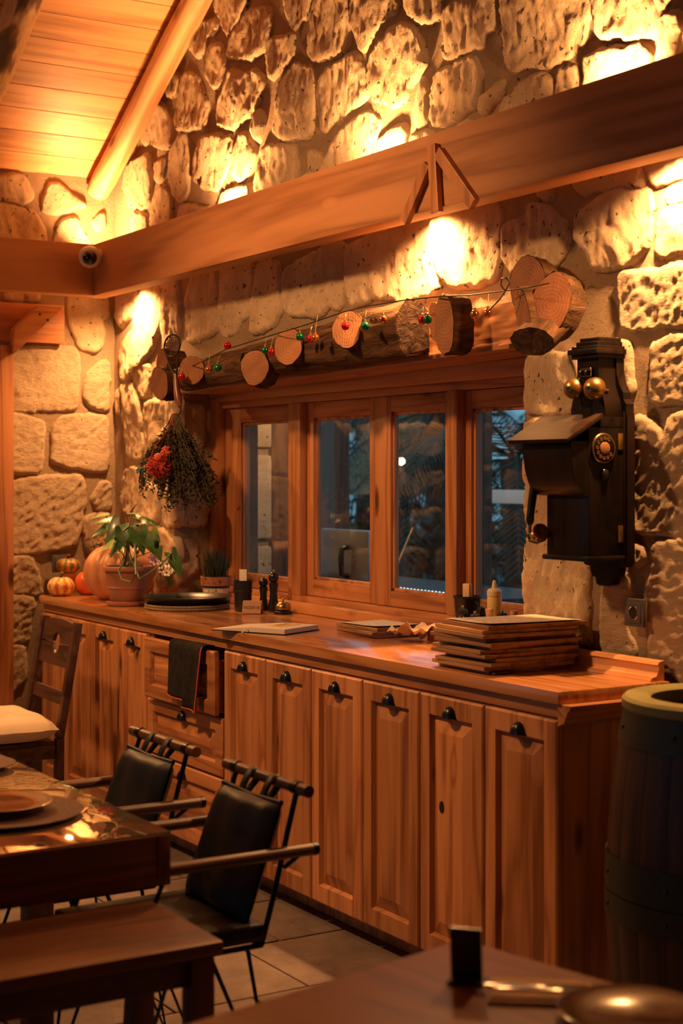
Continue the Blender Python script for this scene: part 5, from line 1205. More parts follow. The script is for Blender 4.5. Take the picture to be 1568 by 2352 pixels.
# ---- menu boards
M['board'] = wood('menu_board', (0.44, 0.24, 0.115), (0.28, 0.135, 0.06), 'X', 0.5, 9.0, 0.2, var=0.4)
M['print'] = None
def print_mat():
    m, nt, b = newmat('printed_sheet'); L = nt.links.new
    tc = nd(nt, 'ShaderNodeTexCoord'); br = nd(nt, 'ShaderNodeTexBrick', Scale=1.0); mp = nd(nt, 'ShaderNodeMapping'); mp.inputs['Scale'].default_value = (30, 60, 1); L(tc.outputs['Object'], mp.inputs[0])
    n = nd(nt, 'ShaderNodeTexNoise', Scale=1.0, Detail=2.0); L(mp.outputs[0], n.inputs['Vector'])
    wv = nd(nt, 'ShaderNodeTexWave', Scale=18.0, bands_direction='Y'); L(tc.outputs['Object'], wv.inputs['Vector'])
    mu = nd(nt, 'ShaderNodeMath', operation='MULTIPLY'); L(n.outputs['Fac'], mu.inputs[0]); L(wv.outputs['Fac'], mu.inputs[1])
    r = ramp(nt, mu.outputs[0], [(0.36, (0.74, 0.66, 0.55)), (0.50, (0.36, 0.32, 0.28))]); L(r.outputs[0], b.inputs['Base Color']); b.inputs['Roughness'].default_value = 0.75
    return m
M['print'] = print_mat()
ORD = ['lowest', 'second lowest', 'third lowest', 'fourth lowest', 'fifth lowest', 'sixth lowest', 'seventh lowest', 'eighth lowest', 'ninth lowest', 'tenth lowest', 'second from top', 'topmost']
def menu_board(label, c, lx, ly, rz, th=0.0115, sheet=False, grp='wooden menu boards'):
    t = thing('menu_board', label, 'menu board', c, rz, group=grp)
    MB().box(-lx/2, lx/2, -ly/2, ly/2, 0, th, 0.0012).build('board', M['board'], t)
    if sheet:
        V = []; n = 8; 
        for j in range(n+1):
            for i in range(n+1): V.append((-lx*.47+lx*.94*i/n, -ly*.47+ly*.94*j/n, th+0.001+0.006*max(0, (i/n-.6))**2*4+0.003*(1-j/n)**3))
        MB().add(V, [(j*(n+1)+i, j*(n+1)+i+1, (j+1)*(n+1)+i+1, (j+1)*(n+1)+i) for j in range(n) for i in range(n)]).build('menu_sheet', M['print'], t, smooth=180)
    return t
sc_ = Vector((-3.90, 3.025, CT+0.001))
for i in range(12):
    dxy = Vector((rh.uniform(-.024, .024), rh.uniform(-.024, .024), i*0.0123))
    if i in (4, 8): dxy += Vector((-0.012, -0.012, 0))
    menu_board(f'{ORD[i]} wooden menu board of the tall stack', sc_+dxy, 0.275+rh.uniform(-.008, .008), 0.36+rh.uniform(-.015, .015), rh.uniform(-.075, .075), sheet=(i == 11))
s2 = Vector((-4.955, 3.225, CT+0.001))
for i, nm in enumerate(('lowest', 'middle', 'topmost')):
    menu_board(f'{nm} board of the low menu pile by the notebook', s2+Vector(((0, 0.006, -0.01)[i]+0.0, (0, -.012, .004)[i], i*0.0125)), 0.27, 0.225, (0.03, -0.03, 0.05)[i], sheet=(i == 2))
# crumpled paper between the two piles
V = []; n = 14; c = ct(1010, 1478)+Vector((-0.02, 0.03, 0.0))
for j in range(n+1):
    for i in range(n+1):
        x, y = (i/n-.5), (j/n-.5); V.append(Vector((x*.16, y*.14, 0.035+0.05*noise.noise((x*3.2, y*3.2, 3.3))+0.018*noise.noise((x*9, y*9, 1.3))+0.02*x)))
zm = min(v.z for v in V); V = [v-Vector((0, 0, zm)) for v in V]
cp = MB().add(V, [(j*(n+1)+i, j*(n+1)+i+1, (j+1)*(n+1)+i+1, (j+1)*(n+1)+i) for j in range(n) for i in range(n)]).build('crumpled_paper', plain('kraft_paper', (0.62, 0.46, 0.30), 0.8, var=0.1), smooth=50, loc=c+Vector((-0.075, -0.075, 0.001)))
tag(cp, 'crumpled beige paper between the two piles of menu boards', 'paper')
# pens
def pen(label, a, b, col, r=0.0045):
    a, b = Vector(a), Vector(b); t = thing('pen', label, 'pen', a); d = b-a
    MB().tube([Vector((0, 0, r)), d*.9+Vector((0, 0, r))], r, 10).build('barrel', col, t, smooth=60); MB().tube([d*.9+Vector((0, 0, r)), d+Vector((0, 0, r))], [r*.8, r*.2], 10).build('tip', M['chrome'], t, smooth=60)
pen('black pen at the foot of the tall menu stack', ct(1175, 1546), ct(1130, 1551), M['black'])
pen('red pen lying before the moulding on the worktop', ct(1410, 1544), ct(1370, 1538), plain('red_pen', (0.55, 0.02, 0.03), 0.35))
# ---- condiments in a low wooden box behind the stack
bx0, bx1, by0, by1 = -4.66, -4.20, 3.235, 3.39; cb = thing('condiment_box', 'low wooden box holding condiments under the right window pane', 'box', ((bx0+bx1)/2, (by0+by1)/2, CT+0.001)); w_, d_ = (bx1-bx0)/2, (by1-by0)/2
MB().box(-w_, w_, -d_, d_, 0, 0.045, 0.002).build('box_base', M['pineX'], cb, smooth=30)
for s in (-1, 1): MB().box(-w_, w_, s*d_-0.006, s*d_+0.006, 0.0455, 0.058).build('box_side', M['pineX'], cb)
ZB = CT+0.0475
def bq(px, y): p = aty(px, 1400, y); return Vector((p.x, y, ZB))
q = bq(1073, 3.318); t = thing('napkin_bucket', 'small black metal bucket with a folded napkin', 'bucket', q)
MB().lathe([(0.036, 0), (0.038, 0.002), (0.048, 0.115), (0.051, 0.118), (0.051, 0.124), (0.047, 0.124), (0.037, 0.01), (1e-5, 0.008)], 26).build('bucket_body', M['matteblack'], t, smooth=40)
for s in (-1, 1): MB().tube([(s*0.049, 0, 0.105), (s*0.064, 0, 0.10), (s*0.066, 0, 0.075), (s*0.048, 0, 0.07)], 0.0025, 6).build('bucket_ear', M['matteblack'], t, smooth=60)
MB().box(-0.020, 0.020, -0.008, 0.008, 0.03, 0.168, 0.004).build('napkin', plain('beige_napkin', (0.68, 0.46, 0.28), 0.8), t, smooth=40)
q = bq(1135, 3.33); t = thing('squeeze_bottle', 'translucent squeeze bottle of pale yellow sauce', 'bottle', q)
MB().lathe([(0.024, 0), (0.026, 0.003), (0.026, 0.125), (0.024, 0.132)], 24).build('bottle_body', plain('yellow_sauce', (0.66, 0.56, 0.20), 0.35, var=0.12, scale=18), t, smooth=45)
MB().lathe([(0.0265, 0.1325), (0.0265, 0.150), (0.020, 0.158), (0.010, 0.160), (0.006, 0.185), (0.003, 0.188), (1e-5, 0.188)], 22).build('nozzle_cap', plain('clear_cap', (0.66, 0.60, 0.40), 0.35), t, smooth=35)
for lab, px, y, h in (('squat black grinder before the napkin bucket', 1062, 3.248, 0.098), ('lowest black grinder, front right of the napkin bucket', 1090, 3.25, 0.082), ('black grinder between bucket and corked bottle', 1106, 3.30, 0.105), ('round black grinder between the two corked bottles', 1153, 3.275, 0.098)):
    t = thing('spice_grinder', lab, 'grinder', bq(px, y), group='black spice grinders in the condiment box')
    MB().lathe([(0.018, 0), (0.0195, 0.003), (0.0195, h*.55), (0.016, h*.60), (0.0205, h*.64), (0.021, h*.72), (0.016, h*.86), (0.004, h*.90)], 20).build('grinder_body', M['black'], t, smooth=45)
    MB().lathe([(0.004, h*.90), (0.0055, h*.95), (0.004, h), (1e-5, h)], 12).build('knob', M['goldcap'], t, smooth=60)
for lab, px, y in (('small corked glass bottle beside the squeeze bottle', 1123, 3.262), ('small corked glass bottle at the right of the condiments', 1180, 3.29)):
    t = thing('corked_bottle', lab, 'bottle', bq(px, y), group='small corked bottles in the condiment box')
    MB().lathe([(0.015, 0), (0.017, 0.003), (0.017, 0.06), (0.012, 0.070), (0.012, 0.078)], 18, cap=False).build('glass', M['clear'], t, smooth=45)
    MB().lathe([(0.0145, 0.003), (0.0150, 0.045), (1e-5, 0.045)], 16).build('contents', plain('spice', (0.45, 0.30, 0.12), 0.8), t, smooth=40)
    MB().lathe([(0.0115, 0.068), (0.014, 0.094), (1e-5, 0.095)], 16).build('cork', plain('cork', (0.48, 0.27, 0.13), 0.85, var=0.3, scale=90), t, smooth=40)
# ---- cloth over the pulled-out drawer
def towel():
    y0 = 2.80+DY; t = thing('cleaning_cloth', 'dark grey cleaning cloth with red hem draped over the open drawer', 'cloth', (-5.78, y0, 0.905))
    for nm, x0, x1, dr, off, drp in (('cloth_back', -5.835, -5.65, 0.215, -0.006, 1), ('cloth_front', -5.665, -5.525, 0.245, -0.014, 2)):
        V = []; nx, nz = 14, 26
        path = []
        for j in range(nz+1):
            s = j/nz
            if s < .28: path.append((0.030-off, -0.10*(1-s/.28)))        # inside the drawer
            elif s < .40: a = (s-.28)/.12*PI; path.append((0.011+(0.019-off)*math.cos(a), 0.006+0.010*math.sin(a)))
            else: path.append((-0.008+off-0.012*((s-.4)/.6), -dr*(s-.40)/.60))
        for j, (y, z) in enumerate(path):
            for i in range(nx+1):
                u = i/nx; wob = (0.006*math.sin(u*7+drp*2)+0.004*noise.noise((u*4, j*.2, drp)))*max(0, (j/nz-.4))*1.6
                V.append((x0+(x1-x0)*u+5.78+0.03*(.5-u)*max(0, j/nz-.4)*1.2-0.02*max(0, j/nz-.4), y+wob-(0.004 if j/nz > .4 else 0), z+(0.02*u*(-1)*max(0, j/nz-.6))))
        Fc = [(j*(nx+1)+i, j*(nx+1)+i+1, (j+1)*(nx+1)+i+1, (j+1)*(nx+1)+i) for j in range(nz) for i in range(nx)]
        o = MB().add(V, Fc).build(nm, M['cloth'], t, smooth=180)
        sm = o.modifiers.new('thick', 'SOLIDIFY'); sm.thickness = 0.0035
        hem = [Vector(V[nz*(nx+1)+i]) for i in range(nx+1)]; side = [Vector(V[j*(nx+1)+nx]) for j in range(int(nz*.4), nz+1)]
        MB().tube(hem, 0.003, 6).tube(side, 0.003, 6).build('hem', plain('red_hem', (0.60, 0.09, 0.03), 0.8), o, smooth=60)
M['cloth'] = plain('grey_cloth', (0.022, 0.019, 0.018), 0.95, var=0.3, scale=30, spec=0.1, bump=0.3, bscale=200)
towel()
# ================================================================== barrel
M['stave'] = wood('barrel_stave', (0.065, 0.022, 0.012), (0.032, 0.011, 0.007), 'Z', 0.5, 8.0, 0.1, var=0.4, bump=0.2)
M['hoop'] = plain('green_hoop', (0.013, 0.018, 0.010), 0.5, var=0.25, scale=20)
bc = Vector((-2.86, 2.915, 0)); t = thing('wooden_barrel', 'dark wooden barrel with green painted hoops beside the worktop', 'barrel', bc)
def br_(z): return 0.303-0.058*((z-0.52)/0.52)**2
ns = 22; zs = [0.0, 0.15, 0.3, 0.45, 0.6, 0.75, 0.9, 1.0]
V = []; Fc = []
for z in zs:
    r = br_(z); hw_ = PI/ns*0.97
    for rr in (r, r-0.022):
        for a in (-hw_, -hw_*.5, 0, hw_*.5, hw_): V.append((rr*math.cos(a)-(0.003 if abs(a) > hw_*.9 and rr == r else 0), rr*math.sin(a), z))
for j in range(len(zs)-1):
    o_ = j*10; p_ = o_+10
    for k in range(4): Fc += [(o_+k, o_+k+1, p_+k+1, p_+k), (o_+5+k+1, o_+5+k, p_+5+k, p_+5+k+1)]
    Fc += [(o_, p_, p_+5, o_+5), (o_+4, o_+9, p_+9, p_+4)]
for e in (0, (len(zs)-1)*10):
    for k in range(4): Fc.append((e+k, e+5+k, e+6+k, e+1+k))
st0 = MB().add(V, Fc).build('stave', M['stave'], t, smooth=40)
for k in range(1, ns):
    o = st0.copy(); COL.objects.link(o); o.parent = t; o.rotation_euler = (0, 0, 2*PI*k/ns)
def hoop(z0, z1, par, ex=0.004, nm='hoop'):
    n = 4; pr = [(br_(z0+(z1-z0)*i/n)+ex, z0+(z1-z0)*i/n) for i in range(n+1)]; pi = [(br_(z0)-0.002, z0)]; 
    return MB().lathe([(pr[0][0]-ex, z0)]+pr+[(pr[-1][0]-ex, z1)], 44, cap=False).build(nm, M['hoop'], par, smooth=40)
for z0, z1 in ((0.915, 1.0), (0.545, 0.635), (0.475, 0.541), (0.08, 0.16)):
    h = hoop(z0, z1, t)
    for k in range(8):
        a = 2*PI*k/8+0.3; r = br_((z0+z1)/2)+0.004; MB().sphere((r*math.cos(a), r*math.sin(a), (z0+z1)/2), 0.006, 8, 6).build('rivet', M['hoop'], h)
MB().lathe([(0.252, 0.995), (0.262, 1.004), (0.262, 1.024), (0.254, 1.032), (0.198, 1.032), (0.188, 1.026), (0.186, 0.995), (0.252, 0.995)], 48, cap=False).build('rim', plain('green_rim', (0.24, 0.22, 0.07), 0.5, var=0.15, scale=15), t, smooth=40)
MB().lathe([(0.235, 0.93), (1e-5, 0.93)], 40).build('depth_shade_disc', M['socket'], t)  # black disc stands in for the shade deep inside the open barrel

# ================================================================== dark wooden chair with a cushion
wc = thing('wooden_chair', 'dark wooden chair with cut-out slats and tufted cushion', 'chair', (-6.55, 2.27, 0), math.radians(-2))
M['dw'] = wood('chair_dark_wood', (0.085, 0.036, 0.026), (0.04, 0.017, 0.013), 'X', 0.42, 7.0, 0.1, var=0.1)
W2 = 0.213
for s in (-1, 1):
    MB().tube([(0, 0, 0)], 0.01) if False else None
    MB().bar((s*W2, 0.195, 0.0), (s*W2, 0.20, 0.46), 0.038, 0.036, (0, 1, 0), 0.003).build('rear_leg', M['dw'], wc, smooth=30)
    MB().bar((s*W2, 0.20, 0.462), (s*W2, 0.285, 0.955), 0.038, 0.034, (0, 1, 0), 0.004).build('back_post', M['dw'], wc, smooth=30)
    MB().bar((s*W2, -0.19, 0.0), (s*W2, -0.19, 0.44), 0.038, 0.038, (0, 1, 0), 0.003).build('front_leg', M['dw'], wc, smooth=30)
    MB().bar((s*W2, -0.172, 0.24), (s*W2, 0.18, 0.24), 0.02, 0.03, (0, 0, 1), 0.003).build('stretcher', M['dw'], wc, smooth=30)
    MB().bar((s*W2, -0.172, 0.405), (s*W2, 0.18, 0.405), 0.022, 0.06, (0, 0, 1), 0.003).build('seat_rail', M['dw'], wc, smooth=30)
for y in (-0.19, 0.19): MB().bar((-W2+.02, y, 0.405), (W2-.02, y, 0.405), 0.022, 0.06, (0, 0, 1), 0.003).build('seat_rail', M['dw'], wc, smooth=30)
MB().box(-0.225, 0.225, -0.215, 0.175, 0.436, 0.452, 0.004).build('seat', M['dw'], wc, smooth=30)
sla = math.atan2(0.085, 0.493)
def slat(z0, z1, notch, nm='slat'):
    """curved-notch slat in the slanted back plane; notch: -1 in the lower edge, +1 in the upper"""
    w_ = W2-0.018; n = 12; top = []; bot = []
    def nt_(x): return 0.042*math.sqrt(max(0, 1-(x/0.050)**2)) if abs(x) < 0.05 else 0
    xs = [-w_, -0.12, -0.06]+[-0.05+0.1*i/n for i in range(n+1)]+[0.06, 0.12, w_]
    top = [(x, z1-(nt_(x) if notch > 0 else 0)+0.012*math.cos(x/w_*PI/2)*(1 if notch < 0 else 0)) for x in xs]
    bot = [(x, z0+(nt_(x) if notch < 0 else 0)) for x in xs]
    V = []; k = len(xs)
    for yy in (-0.009, 0.009):
        for pl in (bot, top):
            for x, z in pl: V.append((x, 0.20+(z-0.462)*0.085/0.493+yy, z))
    F_ = []
    for i in range(k-1):
        F_ += [(i, i+1, k+i+1, k+i), (2*k+i+1, 2*k+i, 3*k+i, 3*k+i+1), (i+1, i, 2*k+i, 2*k+i+1), (k+i, k+i+1, 3*k+i+1, 3*k+i)]
    F_ += [(0, k, 3*k, 2*k), (k-1, 3*k-1, 4*k-1, 2*k-1)]
    MB().add(V, F_).build(nm, M['dw'], wc)
slat(0.853, 0.945, -1); slat(0.755, 0.845, 1); slat(0.600, 0.655, 0)
def cushion(parent, sx, sy, h, mat, tuf):
    n = 30; V = []; F_ = []
    for side in (1, -1):
        o_ = len(V)
        for j in range(n+1):
            for i in range(n+1):
                u, v = i/n*2-1, j/n*2-1
                e = max(0, 1-abs(u)**5)*max(0, 1-abs(v)**5)
                z = h*0.5*e**0.55
                if side > 0:
                    for tx, ty in tuf: z -= h*0.30*math.exp(-(((u-tx)/.10)**2+((v-ty)/.10)**2))
                    z += 0.006*noise.noise((u*3, v*3, 2))
                x_, y_ = u*sx/2*(1-0.04*abs(v)**3+0.03*abs(u*v)), v*sy/2*(1-0.04*abs(u)**3+0.03*abs(u*v))
                V.append((x_, y_, side*z))
        for j in range(n):
            for i in range(n):
                f = (o_+j*(n+1)+i, o_+j*(n+1)+i+1, o_+(j+1)*(n+1)+i+1, o_+(j+1)*(n+1)+i); F_.append(f if side > 0 else tuple(reversed(f)))
    return MB().add(V, F_).build('cushion', mat, parent, smooth=180)
M['cushion'] = plain('beige_cushion', (0.66, 0.52, 0.36), 0.85, var=0.06, sheen=0.3, bump=0.2, bscale=300, bdist=0.001)
tuf = [(x, y) for x in (-.45, 0, .45) for y in (-.45, 0, .45)]
ccu = thing('seat_cushion', 'plump beige tufted cushion on the dark wooden chair', 'cushion', (-6.50, 2.215, 0.515), math.radians(-2))
cushion(ccu, 0.54, 0.44, 0.12, M['cushion'], tuf)
for x, y in tuf: MB().sphere((x*.26, y*.21, 0.060*.72), 0.006, 8, 6, (1, 1, .5)).build('button', M['cushion'], ccu, smooth=180)

# ================================================================== black sling chairs at the left table
M['leather'] = plain('black_leather', (0.011, 0.014, 0.019), 0.46, var=0.3, scale=8, spec=0.35, bump=0.25, bscale=14, bdist=0.012)
M['rodwood'] = wood('rod_wood', (0.11, 0.045, 0.024), (0.06, 0.024, 0.014), 'X', 0.4, 9.0, 0.1); M['rodwoodY'] = wood('rod_wood_Y', (0.11, 0.045, 0.024), (0.06, 0.024, 0.014), 'Y', 0.4, 9.0, 0.1)
def sling_chair(label, loc):
    t = thing('sling_chair', label, 'chair', loc, group='black sling chairs at the long table')
    MB().lathe([(0.0155, -0.225), (0.0155, 0.225)], 16, (0, 0.315, 0.80), Matrix.Rotation(PI/2, 3, 'Y')).build('back_rod', M['rodwood'], t, smooth=40)
    for s in (-1, 1):
        MB().lathe([(0.0185, -0.012), (0.0185, 0.012)], 16, (s*0.165, 0.315, 0.80), Matrix.Rotation(PI/2, 3, 'Y')).build('rod_ring', M['blackmetal'], t, smooth=40)
        MB().tube([(s*0.165, 0.312, 0.785), (s*0.172, 0.285, 0.70), (s*0.19, 0.235, 0.55), (s*0.195, 0.195, 0.425)], 0.0075, 8).build('back_upright', M['blackmetal'], t, smooth=60)
        MB().tube([(s*0.195, -0.18, 0.425), (s*0.195, 0.195, 0.425)], 0.0075, 8).build('seat_side', M['blackmetal'], t, smooth=60)
        ar = MB().lathe([(0.0155, -0.220), (0.0155, 0.185)], 14, (s*0.215, 0.145, 0.652), Matrix.Rotation(-PI/2, 3, 'X')).build('arm_rod', M['rodwoodY'], t, smooth=40)
        MB().lathe([(0.0165, 0.1855), (0.0165, 0.199), (0.010, 0.203)], 14, (s*0.215, 0.145, 0.652), Matrix.Rotation(-PI/2, 3, 'X')).build('end_cap', M['blackmetal'], ar, smooth=40)
        MB().tube([(s*0.20, 0.255, 0.61), (s*0.215, 0.29, 0.64)], 0.006, 8).build('arm_bracket', M['blackmetal'], t, smooth=60)
        MB().tube([(s*0.195, -0.16, 0.425), (s*0.213, -0.075, 0.64)], 0.006, 8).build('arm_support', M['blackmetal'], t, smooth=60)
        MB().tube([(s*0.185, 0.16, 0.425), (s*0.215, 0.225, 0.006), (s*0.20, 0.05, 0.42)], 0.006, 8).build('hairpin_leg', M['blackmetal'], t, smooth=60)
        MB().tube([(s*0.185, -0.16, 0.425), (s*0.215, -0.205, 0.006), (s*0.20, -0.05, 0.42)], 0.006, 8).build('hairpin_leg', M['blackmetal'], t, smooth=60)
        MB().tube([(s*0.06, 0.255, 0.755), (s*0.06, 0.290, 0.802), (s*0.06, 0.315, 0.820), (s*0.06, 0.337, 0.800), (s*0.06, 0.318, 0.778), (s*0.06, 0.27, 0.745)], 0.0001, 4) if False else None
        V = []; path = [(0.262, 0.745), (0.285, 0.790), (0.300, 0.813), (0.316, 0.8175), (0.332, 0.810), (0.334, 0.790), (0.318, 0.781), (0.282, 0.745)]
        for y, z in path: V += [(s*0.058-0.016, y, z), (s*0.058+0.016, y, z)]
        o = MB().add(V, [(2*i, 2*i+1, 2*i+3, 2*i+2) for i in range(len(path)-1)]).build('strap', M['leather'], t, smooth=60)
        o.modifiers.new('thick', 'SOLIDIFY').thickness = 0.003
    for y in (-0.18, 0.195): MB().tube([(-0.195, y, 0.425), (0.195, y, 0.425)], 0.0075, 8).build('seat_crossbar', M['blackmetal'], t, smooth=60)
    # padded back, slanted
    n, m = 14, 20; V = []; F_ = []
    for side in (1, -1):
        o_ = len(V)
        for j in range(m+1):
            for i in range(n+1):
                u, v = i/n*2-1, j/m; e = (max(0, 1-abs(u)**6)*max(0, 1-abs(v*2-1)**8))**.5
                yb = 0.165+0.105*v; zb = 0.475+0.285*v
                th = 0.026*e+0.004+(0.004*math.sin(u*6+v*2)+0.006*noise.noise((u*1.5, v*3, 4)))*e
                V.append((u*(0.172-0.012*v), yb-side*th*0.94, zb+side*th*0.33))
        for j in range(m):
            for i in range(n):
                f = (o_+j*(n+1)+i, o_+j*(n+1)+i+1, o_+(j+1)*(n+1)+i+1, o_+(j+1)*(n+1)+i); F_.append(f if side > 0 else tuple(reversed(f)))
    MB().add(V, F_).build('back_pad', M['leather'], t, smooth=180)
    MB().tube([(-0.16, 0.272, 0.765), (0, 0.272, 0.758), (0.16, 0.272, 0.765)], 0.007, 8).build('pad_piping', M['leather'], t, smooth=60)
    MB().box(-0.205, 0.205, -0.20, 0.205, 0.434, 0.480, 0.014).build('seat_pad', M['leather'], t, smooth=60)
    return t
s1_ = sling_chair('black leather sling chair nearest the camera at the table corner', (-3.587, 1.657, 0))
s2_ = copy_tree(s1_); s2_.location = (-4.235, 1.662, 0); s2_['label'] = 'black leather sling chair second along the long table'

# ================================================================== long table with glass top, side bench, near table
M['tabX'] = wood('table_wood_X', (0.17, 0.062, 0.03), (0.09, 0.03, 0.015), 'X', 0.4, 6.0, 0.6, var=0.2, knotcol=(0.012, 0.006, 0.004)); M['tabY'] = wood('table_wood_Y', (0.17, 0.062, 0.03), (0.09, 0.03, 0.015), 'Y', 0.4, 6.0, 0.6, var=0.2, knotcol=(0.012, 0.006, 0.004))
M['tabZ'] = wood('table_wood_Z', (0.17, 0.062, 0.03), (0.09, 0.03, 0.015), 'Z', 0.4, 6.0, 0.3, var=0.2)
tx0, tx1, ty0, ty1 = -5.35, -3.325, 0.70, 1.572
tb = thing('dining_table', 'long wooden table with a dark glass top at the left', 'table', (tx1, ty1, 0)); ox, oy = tx1, ty1
MB().box(tx0-ox, 0, -0.035, 0, 0.63, 0.748, 0.003).build('side_board', M['tabX'], tb, smooth=30); MB().box(tx0-ox, 0, ty0-oy, ty0-oy+0.035, 0.63, 0.748, 0.003).build('side_board', M['tabX'], tb, smooth=30)
MB().box(-0.035, -0.001, ty0-oy+0.0355, -0.0355, 0.63, 0.748, 0.003).build('end_board', M['tabY'], tb, smooth=30); MB().box(tx0-ox, tx0-ox+0.035, ty0-oy+0.0355, -0.0355, 0.63, 0.748, 0.003).build('end_board', M['tabY'], tb, smooth=30)
MB().box(tx0-ox+0.036, -0.036, ty0-oy+0.036, -0.036, 0.70, 0.736).build('table_bed', M['tabX'], tb)
M['tglass'] = plain('table_glass', (0.74, 0.62, 0.48), 0.03, 0.9, var=0.03)
MB().box(tx0-ox+0.002, -0.002, ty0-oy+0.002, -0.002, 0.7485, 0.7565, 0.0015).build('glass_top', M['tglass'], tb, smooth=30)
for x in (-0.62, tx0-ox+0.18):
    for y in (-0.10, ty0-oy+0.10): MB().box(x-0.035, x+0.035, y-0.035, y+0.035, 0, 0.70, 0.003).build('leg', M['tabZ'], tb, smooth=30)
# side bench
b0 = Vector((-2.957, 1.525, 0)); bn = thing('serving_bench', 'low wooden bench standing before the end of the long table', 'bench', b0)
MB().box(-0.385, 0, -0.95, 0, 0.568, 0.60, 0.010).build('bench_top', M['tabY'], bn, smooth=40)
MB().box(-0.050, -0.028, -0.88, -0.075, 0.505, 0.5675, 0.002).build('apron', M['tabY'], bn, smooth=30); MB().box(-0.36, -0.338, -0.88, -0.075, 0.505, 0.5675, 0.002).build('apron', M['tabY'], bn, smooth=30)
MB().box(-0.330, -0.056, -0.052, -0.030, 0.505, 0.5675, 0.002).build('apron', M['tabX'], bn, smooth=30)
for x in (-0.055, -0.36):
    for y in (-0.055, -0.925): MB().box(x-0.002, x+0.050, y-0.02, y+0.034, 0, 0.5675, 0.003).build('leg', M['tabZ'], bn, smooth=30)
# near table
na = math.radians(12); nt0 = thing('near_table', 'reddish wooden table in the near right corner of the picture', 'table', (-2.300, 1.675, 0), na)
M['near'] = wood('near_table_wood', (0.26, 0.080, 0.030), (0.17, 0.047, 0.017), 'X', 0.42, 6.0, 0.4, var=0.1)
MB().box(0, 0.85, -0.85, 0, 0.722, 0.75, 0.010).build('table_top', M['near'], nt0, smooth=40)
for a_ in ((0.05, 0.80, -0.07, -0.05), (0.05, 0.80, -0.80, -0.78)): MB().box(a_[0], a_[1], a_[2], a_[3], 0.64, 0.7215).build('apron', M['near'], nt0)
for a_ in ((0.05, 0.07, -0.775, -0.075), (0.78, 0.80, -0.775, -0.075)): MB().box(a_[0], a_[1], a_[2], a_[3], 0.64, 0.7215).build('apron', M['near'], nt0)
for x in (0.08, 0.77):
    for y in (-0.08, -0.77): MB().box(x-0.03, x+0.03, y-0.03, y+0.03, 0, 0.64, 0.003).build('leg', M['near'], nt0)
# card stand on the near table
q = atz(1072, 2256, 0.751); t = thing('card_stand', 'small black card stand on the near table', 'card stand', q, math.radians(40))
MB().box(-0.030, 0.030, -0.020, 0.020, 0, 0.006, 0.001).build('stand_base', M['matteblack'], t); MB().box(-0.027, 0.027, -0.003, 0.003, 0.0065, 0.094, 0.001, Matrix.Rotation(math.radians(6), 4, 'X')).build('card', M['black'], t)
# napkin and cutlery
q = atz(1240, 2285, 0.751); nk = thing('napkin', 'folded beige napkin on the near table', 'napkin', q, math.radians(-38))
MB().box(-0.055, 0.055, -0.085, 0.085, 0, 0.006, 0.002).build('cloth_fold', plain('napkin_cloth', (0.62, 0.40, 0.22), 0.85), nk, smooth=40); MB().box(-0.052, 0.045, -0.08, 0.07, 0.0065, 0.010, 0.002).build('cloth_fold', plain('napkin_cloth_top', (0.62, 0.40, 0.22), 0.85), nk, smooth=40)
M['steel'] = plain('cutlery_steel', (0.62, 0.58, 0.52), 0.18, 1.0, var=0.05)
def cutlery(name, label, off, fork):
    t = thing(name, label, name, q+Vector((off[0], off[1], 0.0105)), math.radians(-38))
    MB().box(-0.006, 0.006, -0.09, 0.02, 0, 0.003, 0.001).build('handle', M['steel'], t, smooth=40)
    if fork:
        MB().box(-0.012, 0.012, 0.0205, 0.05, 0, 0.002, 0.0008).build('neck', M['steel'], t)
        for k in range(4): MB().box(-0.012+k*0.0065, -0.008+k*0.0065, 0.0505, 0.09, 0, 0.002).build('tine', M['steel'], t)
    else: MB().prism([(-0.006, 0), (0.010, 0), (0.010, 0.0015), (-0.006, 0.0015)], 0.0205, 0.11).build('blade', M['steel'], t)
cutlery('fork', 'steel fork lying on the beige napkin', (-0.014, -0.004), True); cutlery('knife', 'steel knife lying on the beige napkin', (0.014, 0.008), False)
def plate(name, label, c, r, mat, h=0.018):
    return tag(MB().lathe([(1e-5, 0), (r*.55, 0), (r*.62, 0.003), (r*.98, h), (r, h+0.002), (r*.97, h+0.003), (r*.60, 0.006), (1e-5, 0.005)], 48).build(name, mat, smooth=40, loc=c), label, 'plate')
M['amber'] = plain('amber_glass', (0.20, 0.085, 0.03), 0.08, var=0.2, coat=0.8); M['charger'] = plain('woven_charger', (0.12, 0.05, 0.025), 0.55, var=0.5, scale=90, bump=0.5, bscale=220)
plate('plate', 'shiny glass plate at the bottom right of the near table', atz(1450, 2345, 0.7515), 0.115, plain('smoky_glass', (0.16, 0.06, 0.022), 0.14, var=0.2, coat=0.3))
c = atz(5, 1872, 0.7575)
plate('charger_plate', 'dark brown charger plate on the glass table', c, 0.200, M['charger'], 0.010); plate('dinner_plate', 'shiny amber plate on the dark charger', c+Vector((0, 0, 0.0145))+Vector((-0.03, 0.0, 0)), 0.135, M['amber'], 0.014)
plate('charger_plate', 'second charger plate at the far left of the glass table', atz(-70, 1762, 0.7575), 0.13, M['charger'], 0.010)
# ================================================================== the yard beyond the window
gr = mesh_obj('yard_ground', [(-40, 3.8, -0.15), (25, 3.8, -0.15), (25, 60, -0.15), (-40, 60, -0.15)], [(0, 1, 2, 3)], plain('yard_ground', (0.06, 0.06, 0.05), 0.9, var=0.4, scale=2)); tag(gr, kind='structure')
